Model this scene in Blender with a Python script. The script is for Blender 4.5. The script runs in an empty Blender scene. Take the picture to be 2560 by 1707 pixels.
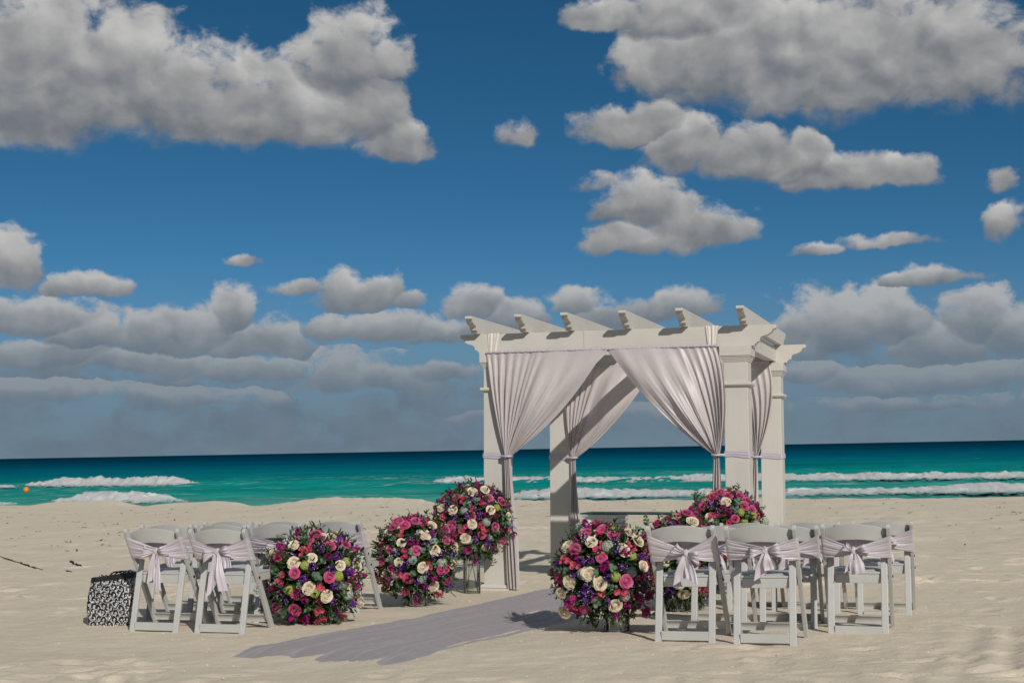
import bpy, bmesh, math, random
import numpy as np
from mathutils import Vector, Matrix, Euler

sc = bpy.context.scene
C = sc.collection
R = math.radians
random.seed(7)

# ------------------------------------------------------------------ camera
FPX, CX, CY, HCAM = 3556.0, 1280.0, 853.5, 1.27       # photograph: 2560 x 1707, 50 mm lens
PITCH = math.atan((1122.9 - CY) / FPX)
ROLL = math.atan(47.2 / 2560.0)
cam_d = bpy.data.cameras.new("camera")
cam = bpy.data.objects.new("camera", cam_d)
C.objects.link(cam)
cam_d.sensor_width = 36.0
cam_d.lens = 50.0
cam_d.clip_start = 0.1
cam_d.clip_end = 120000.0
cam.matrix_world = (Matrix.Translation((0, 0, HCAM)) @ Matrix.Rotation(math.pi / 2 + PITCH, 4, 'X')
                    @ Matrix.Rotation(-ROLL, 4, 'Z'))
sc.camera = cam

# ------------------------------------------------------------------ light, exposure
TO_SUN = Vector((0.494, -1.216, 0.78)).normalized()
SUN_EL = math.asin(TO_SUN.z)
sun_d = bpy.data.lights.new("sun", 'SUN')
sun_d.energy = 3.4
sun_d.angle = R(0.53)
sun_d.color = (1.0, 0.95, 0.875)
sun = bpy.data.objects.new("sun", sun_d)
C.objects.link(sun)
sun.rotation_euler = TO_SUN.to_track_quat('Z', 'Y').to_euler()
sc.view_settings.view_transform = 'Standard'
sc.view_settings.look = 'None'
sc.view_settings.exposure = 0.0
sc.view_settings.gamma = 1.0
sc.view_settings.use_curve_mapping = False
sc.render.engine = 'CYCLES'
sc.cycles.use_denoising = True
sc.cycles.max_bounces = 8
sc.cycles.diffuse_bounces = 3
sc.cycles.glossy_bounces = 3
sc.cycles.transmission_bounces = 6
sc.cycles.transparent_max_bounces = 12
sc.cycles.caustics_reflective = False
sc.cycles.caustics_refractive = False


# ------------------------------------------------------------------ node helpers
class NT:
    def __init__(self, tree):
        self.t = tree

    def n(self, kind, **kw):
        nd = self.t.nodes.new(kind)
        for k, v in kw.items():
            setattr(nd, k, v)
        return nd

    def put(self, sock, v):
        if isinstance(v, bpy.types.NodeSocket):
            self.t.links.new(v, sock)
        elif v is not None:
            sock.default_value = v

    def m(self, op, a, b=None, c=None, clamp=False):
        nd = self.n('ShaderNodeMath', operation=op, use_clamp=clamp)
        self.put(nd.inputs[0], a)
        if b is not None: self.put(nd.inputs[1], b)
        if c is not None: self.put(nd.inputs[2], c)
        return nd.outputs[0]

    def v(self, op, a, b=None, c=None, out=0):
        nd = self.n('ShaderNodeVectorMath', operation=op)
        self.put(nd.inputs[0], a)
        if b is not None: self.put(nd.inputs[1], b)
        if c is not None: self.put(nd.inputs[2], c)
        return nd.outputs[out]

    def sep(self, a):
        nd = self.n('ShaderNodeSeparateXYZ')
        self.put(nd.inputs[0], a)
        return nd.outputs

    def comb(self, x, y, z=0.0):
        nd = self.n('ShaderNodeCombineXYZ')
        for i, q in enumerate((x, y, z)): self.put(nd.inputs[i], q)
        return nd.outputs[0]

    def rng(self, v, a, b, c=0.0, d=1.0, smooth=True):
        nd = self.n('ShaderNodeMapRange', interpolation_type='SMOOTHSTEP' if smooth else 'LINEAR')
        self.put(nd.inputs[0], v)
        for i, q in enumerate((a, b, c, d)): self.put(nd.inputs[1 + i], q)
        return nd.outputs[0]

    def mix(self, f, a, b, mode='MIX'):
        nd = self.n('ShaderNodeMix', data_type='RGBA', blend_type=mode)
        self.put(nd.inputs[0], f)
        self.put(nd.inputs[6], col4(a))
        self.put(nd.inputs[7], col4(b))
        return nd.outputs[2]

    def noise(self, vec, scale, detail=4.0, rough=0.5, dist=0.0, out=0, lac=2.0):
        nd = self.n('ShaderNodeTexNoise')
        self.put(nd.inputs['Vector'], vec)
        nd.inputs['Scale'].default_value = scale
        nd.inputs['Detail'].default_value = detail
        nd.inputs['Roughness'].default_value = rough
        nd.inputs['Distortion'].default_value = dist
        nd.inputs['Lacunarity'].default_value = lac
        return nd.outputs[out]

    def vor(self, vec, scale, detail=0.0, rough=0.5, feature='F1', out='Distance'):
        nd = self.n('ShaderNodeTexVoronoi', feature=feature)
        self.put(nd.inputs['Vector'], vec)
        nd.inputs['Scale'].default_value = scale
        if 'Detail' in nd.inputs and feature != 'DISTANCE_TO_EDGE':
            nd.inputs['Detail'].default_value = detail
            nd.inputs['Roughness'].default_value = rough
        return nd.outputs[out]

    def ramp(self, f, stops, interp='LINEAR'):
        nd = self.n('ShaderNodeValToRGB')
        self.put(nd.inputs[0], f)
        cr = nd.color_ramp
        cr.interpolation = interp
        while len(cr.elements) < len(stops): cr.elements.new(0.5)
        for e, (p, c) in zip(cr.elements, stops):
            e.position = p
            e.color = col4(c)
        return nd.outputs[0]

    def bump(self, h, strength=0.3, dist=0.01, normal=None):
        nd = self.n('ShaderNodeBump')
        nd.inputs['Strength'].default_value = strength
        nd.inputs['Distance'].default_value = dist
        self.put(nd.inputs['Height'], h)
        if normal is not None: self.put(nd.inputs['Normal'], normal)
        return nd.outputs[0]


def col4(c):
    if isinstance(c, (tuple, list)) and len(c) == 3:
        return (c[0], c[1], c[2], 1.0)
    return c


# ------------------------------------------------------------------ world: Nishita sky with cumulus
world = bpy.data.worlds.new("World")
sc.world = world
world.use_nodes = True
world.node_tree.nodes.clear()
W = NT(world.node_tree)
SKY_STRENGTH = 0.06
sky = W.n('ShaderNodeTexSky', sky_type='NISHITA')
sky.sun_disc = False
sky.sun_elevation = SUN_EL
sky.sun_rotation = math.atan2(TO_SUN.x, TO_SUN.y)
sky.altitude = 0.0
sky.air_density = 0.5
sky.dust_density = 0.0
sky.ozone_density = 4.0
gam = W.n('ShaderNodeGamma')
W.put(gam.inputs[0], sky.outputs[0])
gam.inputs[1].default_value = 1.0
hs = W.n('ShaderNodeHueSaturation')
hs.inputs['Hue'].default_value = 0.484
hs.inputs['Saturation'].default_value = 1.20
hs.inputs['Value'].default_value = 0.85
W.put(hs.inputs['Color'], gam.outputs[0])
skycol = hs.outputs[0]
tc = W.n('ShaderNodeTexCoord')
D_ = W.v('NORMALIZE', tc.outputs['Generated'])
dx, dy, dz = W.sep(D_)[:3]
az = W.m('MULTIPLY', W.m('ARCTAN2', dx, dy), 57.29578)
el = W.m('MULTIPLY', W.m('ARCSINE', dz), 57.29578)
P0 = W.comb(az, el, 0.0)
warp = W.v('MULTIPLY', W.v('SUBTRACT', W.noise(P0, 0.42, 5.0, 0.55, out=1), (0.5, 0.5, 0.5)), (2.1, 1.25, 0.0))
PW = W.v('ADD', P0, warp)


def ca(xd, yd):           # where a cloud stands in the sky: azimuth and elevation in degrees
    return (math.degrees(math.atan((xd - 1176) / 3267.0)),
            math.degrees(math.atan((1053 - 0.0183 * xd - yd) / 3267.0)))


CL = [  # x, base y, half width, height: the heads of the photographed cumulus
    (60, 372, 330, 400), (260, 345, 200, 330), (430, 345, 200, 250), (560, 345, 170, 240), (720, 350, 200, 190), (810, 255, 140, 245),
    (860, 345, 110, 260), (905, 180, 66, 110), (910, 368, 110, 120),
    (1560, 215, 170, 180), (1720, 250, 260, 290), (1930, 290, 300, 330), (2150, 285, 230, 330), (2320, 300, 140, 300), (1420, 60, 120, 80), (1620, 90, 200, 150),
    (1450, 330, 120, 95), (1510, 320, 90, 110), (1600, 400, 130, 160), (1720, 415, 150, 150), (1860, 435, 90, 130), (1950, 452, 150, 95), (2090, 455, 100, 90),
    (1405, 440, 90, 60), (1480, 520, 130, 150), (1560, 585, 140, 170), (1660, 575, 105, 100), (1460, 590, 110, 110),
    (1195, 332, 70, 76), (570, 612, 55, 40), (1890, 600, 70, 32), (2040, 590, 150, 46), (2320, 585, 75, 110), (2320, 480, 50, 90), (2150, 672, 120, 52), (2070, 668, 50, 40),
    (20, 690, 70, 150), (190, 698, 110, 60), (90, 790, 160, 100), (200, 820, 120, 90), (330, 830, 130, 110), (440, 810, 110, 120), (530, 770, 70, 120), (590, 830, 100, 100),
    (690, 682, 90, 42), (800, 715, 90, 105), (870, 710, 80, 115), (930, 710, 60, 60), (780, 780, 90, 70), (900, 785, 160, 75), (1000, 790, 110, 70),
    (1100, 740, 70, 100), (1180, 760, 90, 80), (1330, 720, 75, 70), (1400, 750, 90, 80), (1560, 740, 90, 80),
    (1820, 790, 70, 80), (1930, 830, 110, 170), (2050, 800, 110, 140), (2150, 840, 120, 100), (2250, 800, 110, 125), (2330, 830, 80, 120),
    (100, 860, 180, 70), (330, 870, 200, 60), (560, 880, 160, 60), (770, 905, 70, 90), (880, 900, 120, 60), (1010, 880, 90, 50),
    (2000, 905, 200, 55), (2230, 900, 130, 70), (1850, 890, 100, 50), (420, 935, 140, 36), (60, 930, 110, 32), (2100, 950, 240, 32),
]
acc = None
for (x, yb, rx, hh) in CL:
    a, e = ca(x, yb - 0.27 * hh)
    k = 57.3 / 3267
    ix, iy = 1 / (rx * k * 0.98), 1 / (hh * 0.72 * k)
    # (the tiny multiple of the running result only keeps the nodes evaluated one cloud after the other)
    off = (-a * ix, -e * iy, 0) if acc is None else W.v('MULTIPLY_ADD', acc, (1e-9, 1e-9, 0), (-a * ix, -e * iy, 0))
    q = W.v('MULTIPLY_ADD', PW, (ix, iy, 0), off)
    q2 = W.v('MAXIMUM', q, W.v('MULTIPLY', q, (-1, -2.5, 0)))
    dot = W.v('DOT_PRODUCT', q2, q2, out=1)
    if (hh <= 62 and yb < 690) or x in (1195, 2320):           # thin scraps, half dissolved
        dot = W.m('ADD', dot, 0.34)
    new = W.comb(dot, W.v('DOT_PRODUCT', q, (0, 1, 0), out=1), 0.0)
    if acc is None:
        acc = new
    else:
        g = W.m('MULTIPLY_ADD', W.m('SUBTRACT', W.v('DOT_PRODUCT', acc, (1, 0, 0), out=1), dot), 2.6, 0.5, clamp=True)
        df = W.v('SCALE', W.v('SUBTRACT', new, acc), None)
        W.put(df.node.inputs['Scale'], g)
        acc = W.v('ADD', acc, df)
field, tops = W.sep(acc)[:2]
field = W.m('SUBTRACT', 1.0, W.m('POWER', W.m('MAXIMUM', field, 0.0), 0.6))
# the same kind of cumulus everywhere else in the sky
Pg = W.v('MULTIPLY', P0, (0.085, 0.16, 0.0))
gen = W.noise(Pg, 1.0, 5.0, 0.5)
out_m = W.rng(W.m('ABSOLUTE', az), 19.0, 25.0)
up_m = W.rng(el, 17.0, 21.0)
gen_on = W.m('MAXIMUM', out_m, up_m)
genf = W.m('ADD', W.m('MULTIPLY', W.m('SUBTRACT', gen, 0.53), 5.0), W.m('MULTIPLY', W.m('SUBTRACT', gen_on, 1.0), 3.0))
# low bank of distant cumulus along the whole horizon
Pl = W.v('MULTIPLY', PW, (0.14, 0.60, 0.0))
low = W.noise(Pl, 1.0, 4.0, 0.55)
lowf = W.m('SUBTRACT', W.m('MULTIPLY', W.m('SUBTRACT', low, 0.36), 1.7), W.m('MULTIPLY', W.rng(el, 2.2, 7.0), 0.9))
field = W.m('MAXIMUM', W.m('MAXIMUM', field, genf), lowf)


def relief(vec):
    big = W.vor(vec, 0.40, 1.6, 0.45, feature='F1')
    f = W.noise(vec, 0.95, 8.0, 0.60)
    return W.m('ADD', W.m('MULTIPLY', W.m('SUBTRACT', 0.47, big), 0.95), W.m('MULTIPLY', W.m('SUBTRACT', f, 0.5), 2.0))


PS = W.v('ADD', W.v('MULTIPLY', P0, (1, 1.2, 0)), W.v('MULTIPLY', warp, (0.7, 0.7, 0)))
h1 = relief(PS)


def soft(vec):                 # the broad billows alone, for the sun shading painted into their colour
    big = W.vor(vec, 0.34, 1.0, 0.4, feature='F1')
    f = W.noise(vec, 0.62, 3.2, 0.5)
    return W.m('ADD', W.m('MULTIPLY', W.m('SUBTRACT', 0.47, big), 0.9), W.m('MULTIPLY', W.m('SUBTRACT', f, 0.5), 2.2))


s1 = soft(PS)
s2 = soft(W.v('ADD', PS, (0.35, 0.62, 0.0)))
low_k = W.rng(el, 2.0, 11.0, 1.45, 1.0)                       # distant heads are smaller, their edges relatively rougher
dens = W.m('ADD', W.m('ADD', field, W.rng(el, 5.0, 9.5, 0.30, 0.12)), W.m('MULTIPLY', h1, W.m('MULTIPLY', low_k, 0.56)))
tops = W.m('MAXIMUM', W.m('MINIMUM', tops, 1.0), -0.45)
soft_base = W.m('MULTIPLY_ADD', W.m('MAXIMUM', W.m('MULTIPLY', tops, -1.0), 0.0), 0.9, 0.28)   # crisp heads, frayed bases
alpha = W.rng(dens, -0.15, soft_base)
thick = W.rng(dens, 0.05, 0.9)
lit = W.m('MULTIPLY_ADD', tops, W.rng(el, 9.5, 6.0, 0.42, 0.62), W.rng(el, 9.5, 6.0, 0.44, 0.50))   # sun shading painted into the cloud colour, low heads brightened more
lit = W.m('ADD', lit, W.m('MULTIPLY', W.m('SUBTRACT', s1, s2), 0.34))
lit = W.m('ADD', lit, W.m('MULTIPLY', W.m('SUBTRACT', h1, s1), 0.10))
lit = W.m('ADD', lit, W.m('MULTIPLY', W.m('SUBTRACT', 0.7, thick), W.m('MULTIPLY', W.m('MAXIMUM', tops, 0.0), 0.22)), clamp=True)
ccol = W.ramp(lit, [(0.0, (0.092, 0.118, 0.150)), (0.33, (0.190, 0.205, 0.226)), (0.60, (0.310, 0.314, 0.320)), (1.0, (0.54, 0.535, 0.525))])
haze = W.rng(el, 1.0, 9.5, 0.82, 0.0)
ccol = W.mix(haze, ccol, (0.132, 0.190, 0.250))
# grey haze mixed into the low sky colour, dimming it towards the horizon
veil = W.m('MULTIPLY', W.rng(el, 8.0, 0.5), 0.92)
skycol = W.mix(veil, skycol, tuple(q / SKY_STRENGTH for q in (0.132, 0.192, 0.252)))
ccol = W.v('SCALE', ccol, None)
ccol.node.inputs['Scale'].default_value = 1.0 / SKY_STRENGTH
final = W.mix(alpha, skycol, ccol)
bg = W.n('ShaderNodeBackground')
W.put(bg.inputs[0], final)
bg.inputs[1].default_value = SKY_STRENGTH
wo = W.n('ShaderNodeOutputWorld')
W.put(wo.inputs[0], bg.outputs[0])
world.cycles.sampling_method = 'MANUAL'
world.cycles.sample_map_resolution = 512


# ------------------------------------------------------------------ materials
def mat(name, base=(0.5, 0.5, 0.5), rough=0.5, spec=0.5, **kw):
    m = bpy.data.materials.new(name)
    m.use_nodes = True
    nt = NT(m.node_tree)
    b = m.node_tree.nodes['Principled BSDF']
    b.inputs['Base Color'].default_value = col4(base)
    b.inputs['Roughness'].default_value = rough
    b.inputs['Specular IOR Level'].default_value = spec
    for k, v in kw.items():
        b.inputs[k.replace('_', ' ')].default_value = v
    return m, nt, b


def pos(nt):
    return nt.n('ShaderNodeNewGeometry').outputs['Position']


def objco(nt):
    return nt.n('ShaderNodeTexCoord').outputs['Object']


def m_sand():
    m, t, b = mat("sand", rough=0.95, spec=0.15)
    p = pos(t)
    a = t.noise(p, 0.9, 5, 0.6)
    g = t.noise(p, 160.0, 3, 0.7)
    k = t.noise(p, 9.0, 4, 0.6)
    c = t.mix(t.rng(a, 0.3, 0.7), (0.625, 0.54, 0.405), (0.725, 0.63, 0.485))
    c = t.mix(t.rng(g, 0.30, 0.72), c, (0.72, 0.635, 0.51), 'MIX')
    c = t.mix(t.m('MULTIPLY', t.rng(t.noise(p, 55.0, 2, 0.5), 0.66, 0.74), 0.45), c, (0.24, 0.18, 0.12))
    t.put(b.inputs['Base Color'], c)
    dm = t.noise(t.v('MULTIPLY', p, (1.0, 0.7, 0)), 3.6, 3, 0.55)
    h = t.m('ADD', t.m('ADD', t.m('MULTIPLY', g, 0.35), t.m('MULTIPLY', dm, 0.9)), t.m('ADD', k, t.m('MULTIPLY', t.noise(p, 38.0, 3, 0.6), 0.7)))
    t.put(b.inputs['Normal'], t.bump(h, 0.55, 0.02))
    return m


def m_paint(name, c, grain=(60, 60, 2.0), rough=0.5, bump=0.25):
    m, t, b = mat(name, c, rough, 0.35)
    p = objco(t)
    g = t.noise(t.v('MULTIPLY', p, grain), 1.0, 4, 0.6)
    w = t.noise(p, 3.0, 4, 0.6)
    cc = t.mix(t.rng(w, 0.35, 0.75), c, tuple(q * 0.93 for q in c))
    cc = t.mix(t.m('MULTIPLY', t.rng(g, 0.45, 0.75), 0.22), cc, tuple(q * 0.80 for q in c))
    t.put(b.inputs['Base Color'], cc)
    t.put(b.inputs['Normal'], t.bump(g, bump, 0.004))
    return m


def m_cloth(name, c, rough=0.42, sheen=0.3, trans=0.0, weave=420.0):
    m, t, b = mat(name, c, rough, 0.75)
    b.inputs['Sheen Weight'].default_value = sheen
    p = objco(t)
    n = t.noise(p, 22.0, 4, 0.6)
    t.put(b.inputs['Base Color'], t.mix(t.rng(n, 0.3, 0.7), tuple(q * 0.96 for q in c), c))
    t.put(b.inputs['Normal'], t.bump(t.m('ADD', n, t.m('MULTIPLY', t.noise(p, weave, 2, 0.5), 0.3)), 0.18, 0.006))
    if trans > 0:
        tr = t.n('ShaderNodeBsdfTranslucent')
        tr.inputs[0].default_value = col4(c)
        mx = t.n('ShaderNodeMixShader')
        mx.inputs[0].default_value = trans
        t.put(mx.inputs[1], b.outputs[0])
        t.put(mx.inputs[2], tr.outputs[0])
        t.put(m.node_tree.nodes['Material Output'].inputs[0], mx.outputs[0])
    return m


def m_petal(name, c, c2, trans=0.25, rough=0.55):
    m, t, b = mat(name, c, rough, 0.3)
    oi = t.n('ShaderNodeObjectInfo').outputs['Random']
    p = objco(t)
    n = t.noise(p, 45.0, 3, 0.6)
    cc = t.mix(t.m('MULTIPLY', oi, 0.8), c, c2)
    cc = t.mix(t.m('MULTIPLY', t.rng(n, 0.45, 0.8), 0.35), cc, tuple(q * 0.7 for q in c))
    t.put(b.inputs['Base Color'], cc)
    tr = t.n('ShaderNodeBsdfTranslucent')
    t.put(tr.inputs[0], cc)
    mx = t.n('ShaderNodeMixShader')
    mx.inputs[0].default_value = trans
    t.put(mx.inputs[1], b.outputs[0])
    t.put(mx.inputs[2], tr.outputs[0])
    t.put(m.node_tree.nodes['Material Output'].inputs[0], mx.outputs[0])
    return m


def m_glass(name, tint=(0.93, 0.96, 0.95), refl=1.0, rough=0.02):
    m = bpy.data.materials.new(name)
    m.use_nodes = True
    t = NT(m.node_tree)
    m.node_tree.nodes.clear()
    tr = t.n('ShaderNodeBsdfTransparent')
    tr.inputs[0].default_value = col4(tint)
    gl = t.n('ShaderNodeBsdfGlossy')
    gl.inputs['Roughness'].default_value = rough
    fr = t.n('ShaderNodeFresnel')
    fr.inputs[0].default_value = 1.5
    mx = t.n('ShaderNodeMixShader')
    t.put(mx.inputs[0], t.m('MULTIPLY', fr.outputs[0], refl, clamp=True))
    t.put(mx.inputs[1], tr.outputs[0])
    t.put(mx.inputs[2], gl.outputs[0])
    o = t.n('ShaderNodeOutputMaterial')
    t.put(o.inputs[0], mx.outputs[0])
    return m


def m_sea():
    m, t, b = mat("sea_water", (0.0, 0.1, 0.15), 0.35, 0.0)
    p = pos(t)
    x, y, z = t.sep(p)[:3]
    d = t.v('LENGTH', p, out=1)
    pat = t.noise(t.v('MULTIPLY', p, (0.012, 0.012, 0)), 1.0, 4, 0.6)
    ld = t.m('ADD', t.m('LOGARITHM', t.m('MAXIMUM', d, 40.0), 10.0), t.m('MULTIPLY', t.m('SUBTRACT', pat, 0.5), 0.35))
    f = t.m('DIVIDE', t.m('SUBTRACT', ld, 1.8), 2.4)          # 63 m .. 16 km, shallow sand flat to deep water
    c = t.ramp(f, [(0.0, (0.20, 0.40, 0.36)), (0.07, (0.06, 0.36, 0.30)), (0.13, (0.008, 0.31, 0.265)), (0.19, (0.003, 0.255, 0.25)),
                   (0.27, (0.002, 0.170, 0.220)), (0.36, (0.001, 0.098, 0.165)), (0.48, (0.001, 0.052, 0.100)), (0.68, (0.001, 0.034, 0.068)),
                   (1.0, (0.001, 0.026, 0.054))])
    # darker streaks over the water, fine then broad
    ch = t.noise(t.v('MULTIPLY', p, (0.10, 0.55, 0)), 1.0, 6, 0.62)
    ch2 = t.noise(t.v('MULTIPLY', p, (0.010, 0.035, 0)), 1.0, 6, 0.65)
    c = t.mix(t.m('MULTIPLY', t.rng(ch, 0.42, 0.72), 0.35), c, t.mix(0.55, c, (0.0, 0.03, 0.05)))
    c = t.mix(t.m('MULTIPLY', t.rng(ch2, 0.42, 0.66), 0.5), c, t.mix(0.6, c, (0.0, 0.04, 0.08)))
    # thin drifting foam in the surf zone
    fz = t.m('MULTIPLY', t.rng(d, 230.0, 150.0), t.rng(t.noise(t.v('MULTIPLY', p, (0.035, 0.09, 0)), 1.0, 3, 0.5), 0.44, 0.62))
    fo = t.noise(t.v('MULTIPLY', p, (0.35, 1.5, 0)), 1.0, 7, 0.68, 0.6)
    foam = t.m('MULTIPLY', t.m('MULTIPLY', t.rng(fo, 0.50, 0.66), fz), 0.75)
    wc = t.noise(t.v('MULTIPLY', p, (0.05, 0.16, 0)), 1.0, 5, 0.7)
    foam = t.m('MAXIMUM', foam, t.m('MULTIPLY', t.rng(wc, 0.69, 0.72), t.m('MULTIPLY', t.rng(d, 200.0, 260.0), 0.8)))
    c = t.mix(foam, c, (0.46, 0.52, 0.52))
    t.put(b.inputs['Base Color'], c)
    t.put(b.inputs['Roughness'], t.m('ADD', 0.30, t.m('MULTIPLY', foam, 0.5)))
    hh = t.m('ADD', t.noise(t.v('MULTIPLY', p, (0.5, 1.3, 0)), 1.0, 6, 0.62), t.m('MULTIPLY', t.noise(t.v('MULTIPLY', p, (0.03, 0.08, 0)), 1.0, 5, 0.6), 4.0))
    t.put(b.inputs['Normal'], t.bump(hh, 0.5, 0.6))
    return m


def m_foam():
    m, t, b = mat("foam", (0.7, 0.72, 0.72), 0.8, 0.2)
    p = pos(t)
    n = t.noise(t.v('MULTIPLY', p, (1.4, 1.4, 2.2)), 1.0, 6, 0.65)
    at = t.n('ShaderNodeAttribute', attribute_name="rise")
    z = t.m('ADD', at.outputs['Fac'], t.m('MULTIPLY', t.m('SUBTRACT', n, 0.5), 1.1))
    c = t.mix(t.rng(z, 0.02, 0.34), (0.10, 0.34, 0.31), (0.53, 0.545, 0.545))
    al = t.rng(t.m('ADD', at.outputs['Fac'], t.m('MULTIPLY', t.m('SUBTRACT', t.noise(p, 1.6, 6, 0.7), 0.5), 0.9)), 0.02, 0.20)
    t.put(b.inputs['Alpha'], al)
    t.put(b.inputs['Base Color'], c)
    t.put(b.inputs['Normal'], t.bump(t.noise(p, 2.6, 6, 0.65), 0.6, 0.15))
    return m


def m_bag():
    m, t, b = mat("bag_print", (0.8, 0.8, 0.8), 0.28, 0.5)
    p = objco(t)
    x, y, z = t.sep(p)[:3]
    q0 = t.comb(t.m('ADD', x, t.m('MULTIPLY', y, 0.6)), z, 0.0)
    q0 = t.v('ADD', q0, t.v('MULTIPLY', t.v('SUBTRACT', t.noise(q0, 14.0, 2, 0.5, out=1), (0.5, 0.5, 0.5)), (0.03, 0.03, 0)))
    out = None
    for sc_, fr, th in ((22.0, 190.0, 0.0), (38.0, 330.0, 0.15)):
        vo = t.n('ShaderNodeTexVoronoi', voronoi_dimensions='2D')
        t.put(vo.inputs['Vector'], q0)
        vo.inputs['Scale'].default_value = sc_
        vo.inputs['Randomness'].default_value = 0.75
        dv = t.v('SUBTRACT', q0, vo.outputs['Position'])
        ds = t.sep(dv)
        r = t.v('LENGTH', dv, out=1)
        an = t.m('ARCTAN2', ds[1], ds[0])
        s = t.m('SINE', t.m('ADD', t.m('MULTIPLY', r, fr), t.m('MULTIPLY', an, 1.0)))
        petal = t.m('SINE', t.m('MULTIPLY', an, 3.0))
        k = t.m('GREATER_THAN', t.m('ADD', s, t.m('MULTIPLY', petal, 0.35)), th)
        out = k if out is None else t.m('MULTIPLY', out, t.m('SUBTRACT', 1.0, t.m('MULTIPLY', t.m('SUBTRACT', 1.0, k), 0.75)))
    c = t.mix(out, (0.012, 0.010, 0.010), (0.62, 0.61, 0.62))
    t.put(b.inputs['Base Color'], c)
    t.put(b.inputs['Normal'], t.bump(t.noise(p, 16.0, 3, 0.5), 0.35, 0.01))
    return m


M = {}
M['sand'] = m_sand()
M['paint'] = m_paint("white_vinyl", (0.575, 0.55, 0.50))
M['paint_v'] = m_paint("white_vinyl_post", (0.575, 0.55, 0.50), (70, 70, 1.5))
M['paint_h'] = m_paint("white_vinyl_beam", (0.575, 0.55, 0.50), (1.5, 70, 70))
M['paint_r'] = m_paint("white_vinyl_rafter", (0.575, 0.55, 0.50), (70, 1.5, 70))
M['resin'] = m_paint("white_resin", (0.475, 0.477, 0.46), (9, 9, 9), 0.42, 0.05)
M['pad'] = m_paint("white_seat_pad", (0.48, 0.485, 0.48), (14, 14, 14), 0.5, 0.1)
M['satin'] = m_cloth("curtain_satin", (0.63, 0.57, 0.565), 0.45, 0.25, 0.26)
M['lilac'] = m_cloth("lilac_ribbon", (0.54, 0.49, 0.56), 0.42, 0.3, 0.10)
M['sash'] = m_cloth("sash_satin", (0.58, 0.525, 0.57), 0.45, 0.3, 0.10)
M['ivory'] = m_cloth("ivory_wrap", (0.72, 0.67, 0.60), 0.45, 0.2, 0.08)
M['runner'] = m_cloth("aisle_cloth", (0.245, 0.212, 0.222), 0.6, 0.3, 0.0, 300.0)
M['plaster'] = m_paint("white_plaster", (0.74, 0.73, 0.70), (20, 20, 20), 0.6, 0.1)
M['glass'] = m_glass("clear_glass", (0.99, 0.995, 0.99), 1.5)
M['tglass'] = m_glass("table_glass", (0.90, 0.95, 0.93), 0.5)
M['gedge'] = mat("glass_edge", (0.008, 0.07, 0.045), 0.15, 0.5)[0]
M['sea'] = m_sea()
M['foam'] = m_foam()
M['bag'] = m_bag()
M['trim'] = mat("bag_trim", (0.016, 0.012, 0.010), 0.45, 0.4)[0]
M['cream'] = m_petal("cream_petal", (0.80, 0.72, 0.54), (0.80, 0.68, 0.54), 0.2)
M['pink'] = m_petal("pink_petal", (0.60, 0.14, 0.30), (0.62, 0.085, 0.20), 0.2)
M['coral'] = m_petal("coral_petal", (0.62, 0.10, 0.16), (0.50, 0.04, 0.14), 0.2)
M['purple'] = m_petal("purple_petal", (0.085, 0.012, 0.20), (0.16, 0.02, 0.24), 0.2)
M['magenta'] = m_petal("magenta_petal", (0.33, 0.010, 0.155), (0.20, 0.008, 0.12), 0.2)
M['lime'] = m_petal("lime_floret", (0.46, 0.50, 0.11), (0.52, 0.54, 0.20), 0.2)
M['pale'] = m_petal("pale_floret", (0.50, 0.56, 0.44), (0.36, 0.46, 0.43), 0.2)
M['leaf'] = m_petal("leaf_green", (0.022, 0.058, 0.010), (0.055, 0.10, 0.016), 0.2)
M['euc'] = m_petal("eucalyptus_leaf", (0.10, 0.165, 0.10), (0.15, 0.215, 0.15), 0.12, 0.6)
M['dark'] = mat("core_dark", (0.012, 0.022, 0.008), 0.9, 0.1)[0]
M['stem'] = mat("stem_green", (0.06, 0.10, 0.025), 0.6, 0.3)[0]
M['white'] = mat("white_dot", (0.8, 0.78, 0.76), 0.6, 0.2)[0]
M['water'] = m_glass("vase_water", (0.955, 0.955, 0.89), 0.7)
M['weed'] = mat("seaweed", (0.035, 0.026, 0.015), 0.8, 0.2)[0]
M['orange'] = mat("orange_float", (0.75, 0.22, 0.05), 0.4, 0.4)[0]
M['black'] = mat("black_plastic", (0.02, 0.02, 0.025), 0.4, 0.4)[0]


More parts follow.
